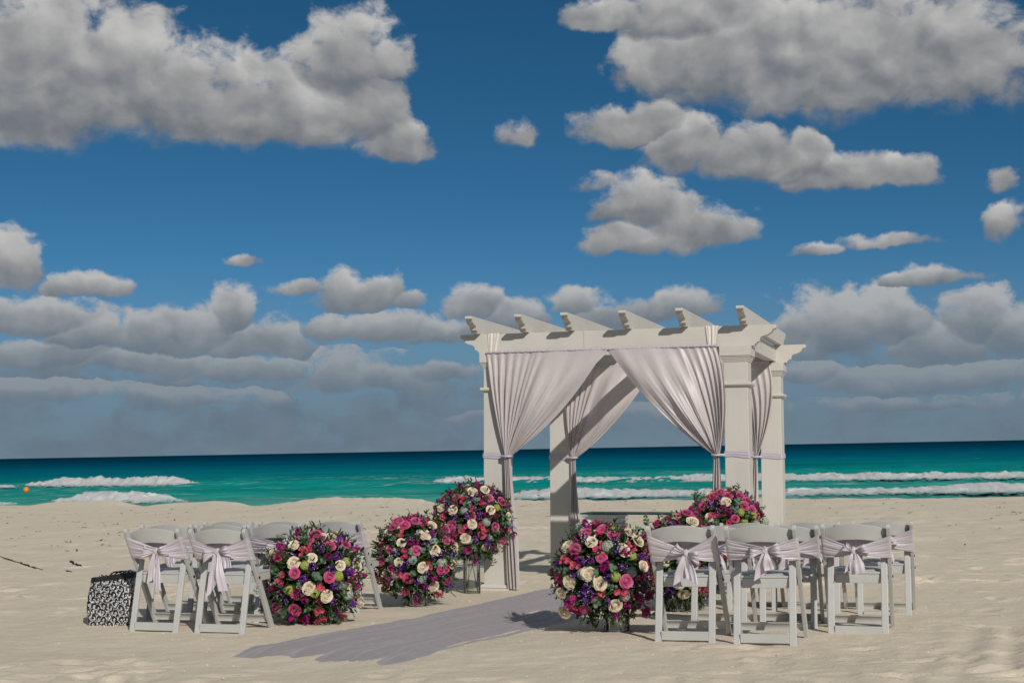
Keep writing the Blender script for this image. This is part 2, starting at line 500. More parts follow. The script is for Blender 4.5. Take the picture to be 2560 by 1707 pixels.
# ------------------------------------------------------------------ mesh helpers
class MB:
    def __init__(self):
        self.v, self.f, self.mi = [], [], []

    def add(self, vs, fs, mi=0):
        o = len(self.v)
        self.v += [tuple(p) for p in vs]
        self.f += [tuple(i + o for i in q) for q in fs]
        self.mi += [mi] * len(fs)
        return self

    def box(self, a, b, mi=0):
        (x0, y0, z0), (x1, y1, z1) = a, b
        vs = [(x0, y0, z0), (x1, y0, z0), (x1, y1, z0), (x0, y1, z0), (x0, y0, z1), (x1, y0, z1), (x1, y1, z1), (x0, y1, z1)]
        return self.add(vs, [(0, 3, 2, 1), (4, 5, 6, 7), (0, 1, 5, 4), (1, 2, 6, 5), (2, 3, 7, 6), (3, 0, 4, 7)], mi)

    def frustum(self, c0, h0, c1, h1, mi=0):      # square section from centre c0 (half sizes h0) to c1
        vs = []
        for c, h in ((c0, h0), (c1, h1)):
            for sx, sy in ((-1, -1), (1, -1), (1, 1), (-1, 1)):
                vs.append((c[0] + sx * h[0], c[1] + sy * h[1], c[2]))
        return self.add(vs, [(0, 3, 2, 1), (4, 5, 6, 7), (0, 1, 5, 4), (1, 2, 6, 5), (2, 3, 7, 6), (3, 0, 4, 7)], mi)

    def prism(self, prof, fn0, fn1, mi=0):        # closed outline extruded between two maps
        n = len(prof)
        vs = [fn0(*p) for p in prof] + [fn1(*p) for p in prof]
        fs = [tuple(range(n))[::-1], tuple(range(n, 2 * n))]
        fs += [(i, (i + 1) % n, n + (i + 1) % n, n + i) for i in range(n)]
        return self.add(vs, fs, mi)

    def grid(self, fn, nu, nv, mi=0, closed_u=False):
        vs = [fn(i / (nu if closed_u else nu - 1), j / (nv - 1)) for j in range(nv) for i in range(nu)]
        fs = []
        for j in range(nv - 1):
            for i in range(nu if closed_u else nu - 1):
                k = (i + 1) % nu
                fs.append((j * nu + i, j * nu + k, (j + 1) * nu + k, (j + 1) * nu + i))
        return self.add(vs, fs, mi)

    def tube(self, pts, rad, n=8, mi=0, cap=True):
        pts = [Vector(p) for p in pts]
        rs = rad if isinstance(rad, (list, tuple)) else [rad] * len(pts)
        vs, up = [], Vector((0.31, 0.2, 0.93))
        for i, p in enumerate(pts):
            d = (pts[min(i + 1, len(pts) - 1)] - pts[max(i - 1, 0)]).normalized()
            a = d.cross(up)
            if a.length < 1e-3: a = d.cross(Vector((1, 0, 0)))
            a.normalize()
            b = d.cross(a)
            for k in range(n):
                t = 2 * math.pi * k / n
                vs.append(p + (a * math.cos(t) + b * math.sin(t)) * rs[i])
        fs = []
        for i in range(len(pts) - 1):
            for k in range(n):
                l = (k + 1) % n
                fs.append((i * n + k, i * n + l, (i + 1) * n + l, (i + 1) * n + k))
        if cap:
            fs.append(tuple(range(n))[::-1])
            fs.append(tuple(range((len(pts) - 1) * n, len(pts) * n)))
        return self.add(vs, fs, mi)

    def bar(self, p0, p1, wx, wn, mi=0):           # straight bar; wx along X, wn across
        p0, p1 = Vector(p0), Vector(p1)
        d = (p1 - p0).normalized()
        x = Vector((1, 0, 0))
        x = (x - d * x.dot(d)).normalized()
        n = d.cross(x)
        vs = []
        for p in (p0, p1):
            for sx, sn in ((-1, -1), (1, -1), (1, 1), (-1, 1)):
                vs.append(p + x * sx * wx / 2 + n * sn * wn / 2)
        return self.add(vs, [(0, 3, 2, 1), (4, 5, 6, 7), (0, 1, 5, 4), (1, 2, 6, 5), (2, 3, 7, 6), (3, 0, 4, 7)], mi)

    def mesh(self, name, mats, bevel=0.0, smooth=False, seg=2, solid=0.0, tidy=True):
        me = bpy.data.meshes.new(name)
        me.from_pydata(self.v, [], self.f)
        for q in (mats if isinstance(mats, (list, tuple)) else [mats]):
            me.materials.append(M[q] if isinstance(q, str) else q)
        if any(self.mi):
            me.polygons.foreach_set('material_index', self.mi)
        if bevel or tidy:
            bm = bmesh.new()
            bm.from_mesh(me)
            if tidy: bmesh.ops.recalc_face_normals(bm, faces=bm.faces)
            if bevel:
                es = [e for e in bm.edges if len(e.link_faces) == 2 and e.calc_face_angle(0) > 0.5]
                bmesh.ops.bevel(bm, geom=es, offset=bevel, segments=seg, profile=0.6, affect='EDGES', clamp_overlap=True)
            bm.to_mesh(me)
            bm.free()
        if smooth:
            me.polygons.foreach_set('use_smooth', [True] * len(me.polygons))
        me.update()
        return me


def ob(name, me, parent=None, loc=None):
    o = bpy.data.objects.new(name, me)
    C.objects.link(o)
    if parent is not None: o.parent = parent
    if loc is not None: o.location = loc
    return o


def tag(o, label=None, cat=None, group=None, kind=None):
    if label: o['label'] = label
    if cat: o['category'] = cat
    if group: o['group'] = group
    if kind: o['kind'] = kind
    return o


def thing(name, label, cat, group=None, loc=(0, 0, 0), rz=0.0):
    o = ob(name, None, None, loc)
    o.empty_display_size = 0.1
    o.rotation_euler = (0, 0, rz)
    return tag(o, label, cat, group)


def copy_tree(o, parent=None):
    c = o.copy()
    C.objects.link(c)
    if parent is not None: c.parent = parent
    for ch in list(o.children):
        copy_tree(ch, c)
    return c


# smooth value noise for shapes
_rs = np.random.RandomState(3)
_T = _rs.rand(512, 512)


def vnoise(x, y):
    x = np.asarray(x, float)
    y = np.asarray(y, float)
    xi, yi = np.floor(x).astype(int), np.floor(y).astype(int)
    fx, fy = x - xi, y - yi
    fx = fx * fx * fx * (fx * (fx * 6 - 15) + 10)
    fy = fy * fy * fy * (fy * (fy * 6 - 15) + 10)
    a, b = _T[xi % 512, yi % 512], _T[(xi + 1) % 512, yi % 512]
    c, d = _T[xi % 512, (yi + 1) % 512], _T[(xi + 1) % 512, (yi + 1) % 512]
    return (a * (1 - fx) + b * fx) * (1 - fy) + (c * (1 - fx) + d * fx) * fy - 0.5


def fbm(x, y, oct=4, rough=0.5):
    s, a = 0.0, 1.0
    for i in range(oct):
        s = s + a * vnoise(np.asarray(x) * 2 ** i + 17.3 * i, np.asarray(y) * 2 ** i + 5.1 * i)
        a *= rough
    return s


def sst(v, a, b):
    t = np.clip((v - a) / (b - a), 0, 1)
    return t * t * (3 - 2 * t)


# ------------------------------------------------------------------ the beach
def crest_y(x):
    return 43.5 - 0.30 * np.clip(x, -30, 30) + 1.6 * fbm(np.asarray(x) * 0.22, 3.3, 3)


def ground0(x, y):            # the lie of the sand without its small bumps
    x = np.asarray(x, float)
    y = np.asarray(y, float)
    z = -0.019 * np.clip(y - 9.4, -6, 6) - 0.0075 * np.clip(y - 15.4, 0, 26)
    cy = crest_y(x)
    t = np.clip((y - cy) / 45.0, 0, 1.4)
    return z - 2.6 * t ** 0.85 + 0.07 * (1 - 0.75 * sst(x, -1.0, 5.0)) * np.exp(-((y - cy) / 2.5) ** 2) * (fbm(x * 0.5, 9.0, 5, 0.62) + 0.35) * 2.2


_dr = np.random.RandomState(11)
DENTS = []
for _ in range(520):
    yy = 7.4 + 22 * _dr.rand() ** 1.3
    xx = (_dr.rand() * 2 - 1) * (2.0 + yy * 0.42)
    if (-3.9 < xx < 3.0 and 8.9 < yy < 14.6) or (abs(xx) < 2.0 and yy < 9.5): continue
    DENTS.append((xx, yy, _dr.rand() * 6.3, 0.9 + 0.5 * _dr.rand(), 0.006 + 0.016 * _dr.rand()))

for _ in range(150):
    yy, xx = 7.3 + 2.0 * _dr.rand(), _dr.uniform(-4.2, 4.2)
    if -1.9 < xx < 0.9 and yy > 8.2: continue
    DENTS.append((xx, yy, _dr.rand() * 6.3, 0.8 + 0.6 * _dr.rand(), 0.003 + 0.008 * _dr.rand()))
for _ in range(420):
    yy = _dr.uniform(13.5, 30)
    DENTS.append((_dr.uniform(-0.42, 0.42) * yy, yy, _dr.rand() * 6.3, 1.0 + 0.8 * _dr.rand(), 0.010 + 0.022 * _dr.rand()))


def ground(x, y):
    x = np.asarray(x, float)
    y = np.asarray(y, float)
    z = ground0(x, y)
    far = sst(y, 14, 24)
    z = z + 0.020 * fbm(x * 0.55, y * 0.55, 3) * (1 + far) + 0.014 * fbm(x * 2.3 + 9, y * 2.3, 3) * (0.6 + 1.6 * far)
    z = z + 0.006 * fbm(x * 9 + 3, y * 9, 2)
    return z


def axis(segs):
    out = []
    for a, b, s in segs:
        n = max(1, int(round((b - a) / s)))
        out += [a + (b - a) * i / n for i in range(n)]
    out.append(segs[-1][1])
    return np.array(out)


gx = axis([(-900, -200, 100), (-200, -60, 20), (-60, -20, 1.6), (-20, -9, 0.30), (-9, -5.2, 0.08), (-5.2, 5.2, 0.032), (5.2, 9, 0.08),
           (9, 20, 0.30), (20, 60, 1.6), (60, 200, 20), (200, 900, 100)])
gy = axis([(-60, 2, 6), (2, 7.2, 0.25), (7.2, 15, 0.032), (15, 19, 0.05), (19, 30, 0.13), (30, 60, 0.30), (60, 110, 4)])
GX, GY = np.meshgrid(gx, gy)
GZ = ground(GX, GY)
for (xx, yy, an, sz, dp) in DENTS:                # footprints
    i0, i1 = np.searchsorted(gx, [xx - 0.35, xx + 0.35])
    j0, j1 = np.searchsorted(gy, [yy - 0.35, yy + 0.35])
    if i1 - i0 < 3 or j1 - j0 < 3: continue
    px, py = GX[j0:j1, i0:i1] - xx, GY[j0:j1, i0:i1] - yy
    u = (px * math.cos(an) + py * math.sin(an)) / (0.13 * sz)
    v = (-px * math.sin(an) + py * math.cos(an)) / (0.055 * sz)
    q = u * u + v * v
    GZ[j0:j1, i0:i1] += dp * (-1.2 * np.exp(-q * 0.9) + 0.9 * np.exp(-((np.sqrt(q) - 1.5) / 0.4) ** 2) * 0.6)
# raked ridges left by a sand cleaner on the open side
rk = np.exp(-((GX - 3.1 - 0.25 * (GY - 8)) / 0.8) ** 2) * sst(GY, 7.0, 7.6) * sst(GY, 10.6, 9.2)
GZ += 0.010 * rk * np.sin((GX - 0.35 * GY) * 22 + 2 * fbm(GX * 2, GY * 2, 2))
me = bpy.data.meshes.new("beach")
nx, ny = len(gx), len(gy)
co = np.stack([GX, GY, GZ], -1).reshape(-1, 3)
idx = np.arange(nx * ny).reshape(ny, nx)
quads = np.stack([idx[:-1, :-1], idx[:-1, 1:], idx[1:, 1:], idx[1:, :-1]], -1).reshape(-1, 4)


def fast_mesh(me, co, quads, mats):
    me.vertices.add(len(co))
    me.vertices.foreach_set('co', co.astype(np.float32).ravel())
    me.loops.add(quads.size)
    me.loops.foreach_set('vertex_index', quads.astype(np.int32).ravel())
    me.polygons.add(len(quads))
    me.polygons.foreach_set('loop_start', (np.arange(len(quads)) * 4).astype(np.int32))
    me.polygons.foreach_set('loop_total', np.full(len(quads), 4, np.int32))
    me.polygons.foreach_set('use_smooth', np.ones(len(quads), bool))
    for q in mats: me.materials.append(M[q])
    me.update(calc_edges=True)


fast_mesh(me, co, quads, ['sand'])
beach = tag(ob("beach", me), "pale cream sand beach with scattered footprints", kind='structure')


def gz(x, y):
    return float(ground(x, y))


# ------------------------------------------------------------------ the sea
SEA = -2.0
ang = np.radians(np.linspace(-62, 62, 420))
rows = [56.0]
while rows[-1] < 190: rows.append(rows[-1] + 0.7)
while rows[-1] < 60000: rows.append(rows[-1] * 1.032)
rows = np.array(rows)
AN, RW = np.meshgrid(ang, rows)
SX, SY = RW * np.tan(AN), RW.copy()
near = np.clip(1 - (RW - 60) / 900, 0, 1)
SZ = SEA + near * (0.30 * fbm(SX * 0.09, SY * 0.22, 4, 0.55) + 0.10 * fbm(SX * 0.5, SY * 1.1, 2))


def wave_line(k, x):          # the two lines along which the swell breaks
    x = np.asarray(x, float)
    if k == 0: return 134.0 - 0.40 * x + 2.5 * fbm(x * 0.05, 1.0, 3)
    return 92.5 - 0.16 * x + 1.8 * fbm(x * 0.07, 7.0, 3)


for k, amp in ((0, 0.55), (1, 0.40)):
    SZ += amp * np.exp(-((SY - wave_line(k, SX) - 0.6) / 2.4) ** 2) * (0.75 + 0.5 * fbm(SX * 0.06, k * 9.0, 3))
SZ += 0.25 * np.exp(-((SY - wave_line(0, SX) - 42) / 5) ** 2)
co = np.stack([SX, SY, SZ], -1).reshape(-1, 3)
idx = np.arange(SX.size).reshape(SX.shape)
quads = np.stack([idx[:-1, :-1], idx[:-1, 1:], idx[1:, 1:], idx[1:, :-1]], -1).reshape(-1, 4)
me = bpy.data.meshes.new("sea")
fast_mesh(me, co, quads, ['sea'])
tag(ob("sea", me), "turquoise sea deepening to navy blue at the horizon", kind='structure')


def breaker(k, x0, x1, h, seed, gap=0.5):
    xs = np.arange(x0, x1, 0.16)
    prof = np.array([(2.4, -0.05), (1.5, 0.25), (0.8, 0.66), (0.3, 0.94), (0.0, 1.0), (-0.3, 0.96), (-0.6, 0.85), (-0.9, 0.70), (-1.2, 0.56),
                     (-1.6, 0.40), (-2.1, 0.27), (-2.7, 0.16), (-3.4, 0.06), (-4.2, -0.06)])
    env = sst(xs, x0, x0 + 6) * sst(xs, x1, x1 - 6) * np.clip(0.78 + gap * fbm(xs * 0.10, seed, 3) + 0.30 * fbm(xs * 0.45, seed + 5, 3), 0.12, 1.5)
    yl = wave_line(k, xs)
    XX = np.repeat(xs[:, None], len(prof), 1)
    n1 = fbm(XX * 0.9 + seed, prof[None, :, 0] * 1.1 + 4, 3, 0.6)
    n2 = fbm(XX * 3.1 + seed, prof[None, :, 0] * 3.0 + 4, 3, 0.6)
    YY = yl[:, None] + prof[None, :, 0] * (0.65 + 0.45 * env[:, None]) + 0.7 * n1
    rise = np.clip(prof[None, :, 1], 0, 1) * env[:, None] * (1 + 0.16 * n1 + 0.20 * n2)
    ZZ = SEA + 0.10 + h * rise + 0.05 * n2 - 0.10 * (prof[None, :, 1] <= 0)
    XX = XX + 0.35 * fbm(XX * 1.7, prof[None, :, 0] * 2 + seed, 2)
    co = np.stack([XX, YY, ZZ], -1).reshape(-1, 3)
    idx = np.arange(len(co)).reshape(len(xs), len(prof))
    q = np.stack([idx[:-1, :-1], idx[:-1, 1:], idx[1:, 1:], idx[1:, :-1]], -1).reshape(-1, 4)[:, ::-1]
    me = bpy.data.meshes.new("breaking_wave")
    fast_mesh(me, co, q, ['foam'])
    at = me.attributes.new("rise", 'FLOAT', 'POINT')
    at.data.foreach_set('value', rise.astype(np.float32).ravel())
    return tag(ob("breaking_wave", me), "white foaming breaker rolling towards the beach", kind='structure')


breaker(0, -56, -30, 1.00, 1.0, 0.3)
breaker(0, -70, -50, 0.35, 2.0)
breaker(1, -34, -19.5, 0.95, 3.0, 0.3)
breaker(1, -42, -30.0, 0.30, 8.0)
breaker(0, -11, 80, 0.70, 4.0, 0.12)
breaker(1, -5, 60, 0.60, 5.0, 0.16)


# ------------------------------------------------------------------ from a pixel of the photograph to a place
def ray(px, py):
    X, Y = px - CX, CY - py
    c, s = math.cos(-ROLL), math.sin(-ROLL)
    X, Y = X * c - Y * s, X * s + Y * c
    c, s = math.cos(PITCH), math.sin(PITCH)
    return Vector((X / FPX, c - s * Y / FPX, s + c * Y / FPX))


def on_ground(px, py):
    d = ray(px, py)
    lo, hi = 2.0, 60.0
    for _ in range(50):
        t = (lo + hi) / 2
        p = d * t
        if HCAM + p.z > float(ground0(p.x, p.y)): lo = t
        else: hi = t
    p = d * lo
    return Vector((p.x, p.y, HCAM + p.z))


def at_depth(px, py, depth):
    d = ray(px, py)
    p = d * (depth / d.y)
    return Vector((p.x, p.y, HCAM + p.z))


# ------------------------------------------------------------------ the pergola
YAW, TLX, TLY = 0.319, 0.010, 0.018
PW_, PD_, ZB, HB, PO = 2.618, 2.479, 2.227, 0.193, 0.225
e1 = Vector((math.cos(YAW), -math.sin(YAW), 0))
e2 = Vector((math.sin(YAW), math.cos(YAW), 0))
e3 = Vector((0, 0, 1))
e1, e3 = e1 * math.cos(TLX) - e3 * math.sin(TLX), e3 * math.cos(TLX) + e1 * math.sin(TLX)
e2, e3 = e2 * math.cos(TLY) - e3 * math.sin(TLY), e3 * math.cos(TLY) + e2 * math.sin(TLY)
PORG = Vector((-0.319, 14.077, 0.0))
PM = Matrix(((e1.x, e2.x, e3.x, PORG.x), (e1.y, e2.y, e3.y, PORG.y), (e1.z, e2.z, e3.z, PORG.z), (0, 0, 0, 1)))


def pl(a, b, z):              # pergola coordinates to the world
    return PM @ Vector((a, b, z))


perg = thing("pergola", "white wooden wedding pergola with square posts, carved beam ends and six rafters", "pergola")
perg.matrix_world = PM


def post(a, b):               # a, b: front-left corner of the shaft
    ca_, cb = a + PO / 2, b + PO / 2
    h = PO / 2
    p = ob("post", MB().frustum((ca_, cb, -0.30), (h, h), (ca_, cb, ZB - 0.115), (h, h)).mesh("post", 'paint_v', 0.006), perg)
    mb = MB()
    for z0, z1, w0, w1 in ((ZB - 0.150, ZB - 0.135, 0.006, 0.010), (ZB - 0.135, ZB - 0.112, 0.012, 0.022), (ZB - 0.110, ZB - 0.098, 0.026, 0.026), (ZB - 0.096, ZB - 0.001, 0.034, 0.034)):
        mb.frustum((ca_, cb, z0), (h + w0, h + w0), (ca_, cb, z1), (h + w1, h + w1))
    ob("capital", mb.mesh("capital", 'paint', 0.004), p)
    mb = MB()
    mb.frustum((ca_, cb, ZB - 0.385), (h + 0.012, h + 0.012), (ca_, cb, ZB - 0.372), (h + 0.030, h + 0.030))
    mb.frustum((ca_, cb, ZB - 0.371), (h + 0.032, h + 0.032), (ca_, cb, ZB - 0.342), (h + 0.030, h + 0.030))
    ob("collar", mb.mesh("collar", 'paint', 0.008, seg=3), p)
    mb = MB()
    mb.frustum((ca_, cb, -0.16), (h + 0.045, h + 0.045), (ca_, cb, -0.075), (h + 0.045, h + 0.045))
    mb.frustum((ca_, cb, -0.073), (h + 0.035, h + 0.035), (ca_, cb, -0.04), (h + 0.022, h + 0.022))
    ob("base_moulding", mb.mesh("base_moulding", 'paint', 0.008, seg=3), p)
    return p


for a in (0, PW_ - PO):
    for b in (0, PD_ - PO):
        post(a, b)

OGEE = [(0, 0), (0, -0.030), (0.010, -0.040), (0.030, -0.042), (0.034, -0.056), (0.048, -0.074), (0.075, -0.092), (0.105, -0.101), (0.130, -0.107),
        (0.146, -0.122), (0.154, -0.140), (0.156, -0.156), (0.178, -0.160), (0.182, -0.172), (0.196, -0.176), (0.200, -0.193)]


def ends(L0, L1, h, k=1.0):    # outline of a board from L0 to L1 with a carved nose at both ends
    s = h / 0.193
    left = [(L0 + q[0] * k, h + q[1] * s) for q in OGEE]
    right = [(L1 - q[0] * k, h + q[1] * s) for q in OGEE][::-1]
    return left + right


BTH = 0.10
for nm, b in (("front_beam", 0.044), ("rear_beam", PD_ - 0.044 - BTH)):
    # two boards butted near the middle
    pr = ends(-0.263, PW_ + 0.263, HB)
    mid = 1.02
    lft = [q for q in pr if q[0] < mid]
    rgt = [q for q in pr if q[0] > mid]
    nl = len(OGEE)
    lft = pr[:nl] + [(mid - 0.0012, 0.0), (mid - 0.0012, HB)]
    rgt = [(mid + 0.0012, HB), (mid + 0.0012, 0.0)] + pr[nl:]
    for q in (lft, rgt):
        ob("beam_board", MB().prism(q, lambda x, z: (x, b, ZB + z), lambda x, z: (x, b + BTH, ZB + z)).mesh(nm, 'paint_h', 0.003), perg)
for a in (0.055, PW_ - 0.055 - BTH):
    ob("side_beam", MB().box((a, 0.044 + BTH + 0.001, ZB + 0.012), (a + BTH, PD_ - 0.044 - BTH - 0.001, ZB + 0.170)).mesh("side_beam", 'paint_r', 0.003), perg)
for a in (-0.115, 0.395, 0.862, 1.435, 1.985, 2.555):
    pr = ends(-0.225, PD_ + 0.225, 0.157, 0.95)
    ob("rafter", MB().prism(pr, lambda y, z: (a, y, ZB + HB + 0.0015 + z), lambda y, z: (a + 0.070, y, ZB + HB + 0.0015 + z)).mesh("rafter", 'paint_r', 0.003), perg)


# ------------------------------------------------------------------ curtains
def curtain(label, a_out, a_in, b, ka, kz, drift, seed, post_a, post_b, front, bulge=0.07):
    rnd = random.Random(seed)
    s = 1 if a_in > a_out else -1
    t = thing("curtain", label, "curtain", "tied back curtains of the pergola")
    t.matrix_world = PM
    ph = [rnd.uniform(0, 6.28) for _ in range(6)]
    top = ZB - 0.004
    K = Vector((ka, b, kz))

    cut_ = 0.40 + 0.06 * math.sin(seed * 2.1)

    def pleat(u, w):
        # many narrow folds by the post, broad satin swags towards the opening, tightening to the tie
        q = u + 0.02 * math.sin(11 * u + ph[0])
        phi = 2 * math.pi * (15.0 * min(q, cut_) + 4.2 * max(0.0, q - cut_)) + ph[3] + 1.2 * w * u
        base = math.sin(phi)
        base = math.copysign(abs(base) ** 0.8, base)
        k = max(0.0, min(1.0, (u - cut_) / 0.2))
        fine = math.sin(u * 2 * math.pi * 21 + ph[4] + 2 * w)
        return base * (1 - 0.25 * k) * (0.75 + 0.25 * math.sin(17 * u + ph[2])) + 0.30 * fine * (w ** 1.5)

    def fn(u, v):
        T = Vector((a_out + (a_in - a_out) * (u ** 1.12), b, top))
        k = K + Vector((s * (u - 0.45) * 0.055, 0, 0.0))
        mid = (T + k) / 2
        cpt = mid + Vector((-s * bulge * (1 - u) ** 1.5 * 1.6 + s * 0.02 * u, 0, -0.02 - 0.16 * u * u))
        cpt.z += 0.10 * (1 - u)
        w = v
        p = T * (1 - w) ** 2 + cpt * (2 * w * (1 - w)) + k * (w * w)
        amp = 0.004 + 0.024 * math.sin(math.pi * min(1, w * 0.92 + 0.04)) * (0.35 + 0.65 * w) + 0.014 * w
        amp *= (1.0 - 0.45 * u * (1 - w))
        # broad soft swags across the wide inner half
        sw = (0.030 * math.sin(8 * u - 6 * w + ph[5]) + 0.016 * math.sin(19 * u + 7 * w + ph[1]) + 0.006 * math.sin(47 * u - 9 * w + ph[2])) * u * math.sin(math.pi * min(1.0, w + 0.08)) ** 0.8
        bw = math.sin(math.pi * min(1.0, w + 0.04)) ** 0.9
        over = -0.034 * math.exp(-((u - cut_ - 0.035) / 0.030) ** 2) * (0.25 + 0.75 * bw) * (1 - 0.4 * w)
        bil = -0.085 * math.sin(math.pi * max(0.0, (u - cut_) / (1 - cut_))) ** 1.2 * bw
        p.y += pleat(u, w) * amp + sw * 0.8 + over + bil - 0.02 * math.sin(math.pi * w)
        p.x += pleat(u + 0.016, w) * amp * 0.30
        return p
    ob("drape", MB().grid(fn, 150, 56).mesh("drape", 'satin', smooth=True, tidy=False), t)

    gz_end = []

    def fn2(u, v):
        zend = -0.075
        z = kz + (zend - kz) * v
        wd = 0.055 + 0.055 * min(1, v * 1.6) - 0.02 * max(0, v - 0.6)
        a = ka + s * (u - 0.45) * wd + drift * v
        d = (0.020 + 0.006 * math.sin(3 * v + ph[0])) * math.sin(u * 2 * math.pi * 3.4 + ph[1] + 0.8 * v) + 0.008 * math.sin(u * 2 * math.pi * 7.3 + ph[2])
        return Vector((a + 0.006 * math.sin(5 * v + 4 * u), b + d * (0.7 + 0.5 * v), z))
    ob("hanging_end", MB().grid(fn2, 60, 36).mesh("hanging_end", 'satin', smooth=True, tidy=False), t)
    # ribbon that ties it to the post
    mb = MB()
    h = PO / 2 + 0.006
    ca_, cb = post_a + PO / 2, post_b + PO / 2

    def ring(u, v):
        q = u * 4
        i = int(q) % 4
        f = q - int(q)
        cs = [(-1, -1), (1, -1), (1, 1), (-1, 1)]
        p0, p1 = cs[i], cs[(i + 1) % 4]
        x, y = p0[0] + (p1[0] - p0[0]) * f, p0[1] + (p1[1] - p0[1]) * f
        sq = 0.75 + 0.25 * abs(math.cos(u * 12.6 + ph[3]))
        zz = kz + 0.008 + (v - 0.5) * 0.062 * sq + 0.004 * math.sin(u * 19)
        o = h + 0.003 * math.sin(v * 15 + u * 5) + 0.002 * math.sin(v * math.pi)
        return (ca_ + x * o, cb + y * o, zz)
    mb.grid(ring, 64, 9, closed_u=True)
    mb.tube([(ca_ + (ka - ca_) * q, cb - h + (b - cb + h) * q - 0.02 * math.sin(math.pi * q), kz) for q in (0.55, 0.75, 1.0)], [0.012, 0.014, 0.012], 8)
    mb.tube([(ka - 0.045, b + 0.0, kz + 0.003), (ka - 0.035, b - 0.034, kz), (ka, b - 0.045, kz - 0.003), (ka + 0.035, b - 0.034, kz), (ka + 0.045, b, kz + 0.003),
             (ka + 0.03, b + 0.034, kz), (ka - 0.03, b + 0.034, kz), (ka - 0.045, b, kz + 0.003)], [0.009, 0.012, 0.009, 0.012, 0.009, 0.009, 0.009, 0.009], 8)
    ob("tie_ribbon", mb.mesh("tie_ribbon", 'lilac', smooth=True, tidy=False), t)

    # gathered heading along the rod
    def head(u, v):
        an = v * 2 * math.pi
        a = a_out + (a_in - a_out) * u
        r = 0.011 + 0.0012 * math.sin(u * 170 + 2 * math.sin(u * 31)) + 0.001 * math.sin(u * 71)
        return (a, b + r * math.cos(an) - 0.004, top + 0.006 + r * 1.15 * math.sin(an))
    ob("rod_heading", MB().grid(head, 170, 7).mesh("rod_heading", 'lilac', smooth=True, tidy=False), t)
    def strip(u, v):
        a = a_out + (a_in + s * 0.012 - a_out) * u
        return (a, b + 0.006 + 0.003 * math.sin(u * 90 + 2 * v) * (1 - 0.5 * u) - 0.004 * v, top - 0.052 * v * (0.8 + 0.2 * u))
    ob("heading_strip", MB().grid(strip, 120, 6).mesh("heading_strip", 'satin', smooth=True, tidy=False), t)
    # tail of cloth thrown over the beam
    if front:
        a0 = a_out + (0.02 if s > 0 else -0.065)

        def wrap(u, v):
            L = v * 0.33
            if L < 0.215:
                y, z = 0.044 - 0.010, ZB - 0.006 + L
                y -= 0.006 * math.sin(u * 13 + ph[2]) * (1 - L / 0.3)
            else:
                y, z = 0.044 - 0.010 + (L - 0.215), ZB + HB + 0.006
            wid = 0.075 + 0.05 * min(1, L / 0.2)
            return (a0 + (u - 0.3) * wid + 0.10 * s * L * 0.4, y + 0.003 * math.sin(u * 22 + ph[1]), z)
        ob("beam_wrap", MB().grid(wrap, 26, 30).mesh("beam_wrap", 'ivory', smooth=True, tidy=False), t)
    return t


KZ = 1.205
curtain("pale satin curtain tied to the front post behind the bag-side bouquets", 0.045, 1.262, -0.042, 0.262, KZ, 0.055, 1, 0, 0, True, 0.02)
curtain("pale satin curtain tied to the front post across the aisle from the bag", PW_ - 0.285, 1.285, -0.042, PW_ - 0.295, KZ, -0.01, 2, PW_ - PO, 0, True, 0.085)
curtain("satin curtain striped by rafter shadows, tied to a seaward post by the table", 0.20, 1.25, PD_ - 0.25, 0.285, KZ, 0.02, 3, 0, PD_ - PO, False, 0.03)
curtain("satin curtain tied to the seaward post on the far side of the glass table", PW_ - 0.11, 1.40, PD_ - 0.26, PW_ - 0.285, KZ, -0.05, 4, PW_ - PO, PD_ - PO, False, 0.12)


# ------------------------------------------------------------------ glass table
tb = thing("glass_table", "low glass topped table on white moulded pedestals under the pergola", "table")
tb.matrix_world = PM @ Matrix.Translation((1.36, 1.45, -0.095))
TW, TDp, TH = 1.42, 0.50, 0.715
ob("glass_top", MB().box((-TW / 2, -TDp / 2, TH - 0.012), (TW / 2, TDp / 2, TH)).mesh("glass_top", 'tglass', 0.002), tb)
mb = MB()
for (x0, y0, x1, y1) in ((-TW / 2 - 0.002, -TDp / 2 - 0.003, TW / 2 + 0.002, -TDp / 2 - 0.001), (-TW / 2 - 0.002, TDp / 2 + 0.001, TW / 2 + 0.002, TDp / 2 + 0.003),
                         (-TW / 2 - 0.003, -TDp / 2, -TW / 2 - 0.001, TDp / 2), (TW / 2 + 0.001, -TDp / 2, TW / 2 + 0.003, TDp / 2)):
    mb.box((x0, y0, TH - 0.0135), (x1, y1, TH + 0.0015))
ob("glass_rim", mb.mesh("glass_rim", 'gedge'), tb)
for sx in (-1, 1):
    cx = sx * (TW / 2 - 0.205)
    mb = MB()
    mb.frustum((cx, 0, TH - 0.046), (0.2, 0.2), (cx, 0, TH - 0.0125), (0.2, 0.2))
    mb.frustum((cx, 0, TH - 0.110), (0.178, 0.178), (cx, 0, TH - 0.047), (0.178, 0.178))
    mb.frustum((cx, 0, TH - 0.150), (0.2, 0.2), (cx, 0, TH - 0.112), (0.2, 0.2))
    mb.frustum((cx, 0, 0.12), (0.155, 0.155), (cx, 0, TH - 0.151), (0.155, 0.155))
    mb.frustum((cx, 0, 0.07), (0.185, 0.185), (cx, 0, 0.119), (0.165, 0.165))
    mb.frustum((cx, 0, -0.03), (0.2, 0.2), (cx, 0, 0.069), (0.2, 0.2))
    ob("pedestal", mb.mesh("pedestal", 'plaster', 0.012, seg=3), tb)


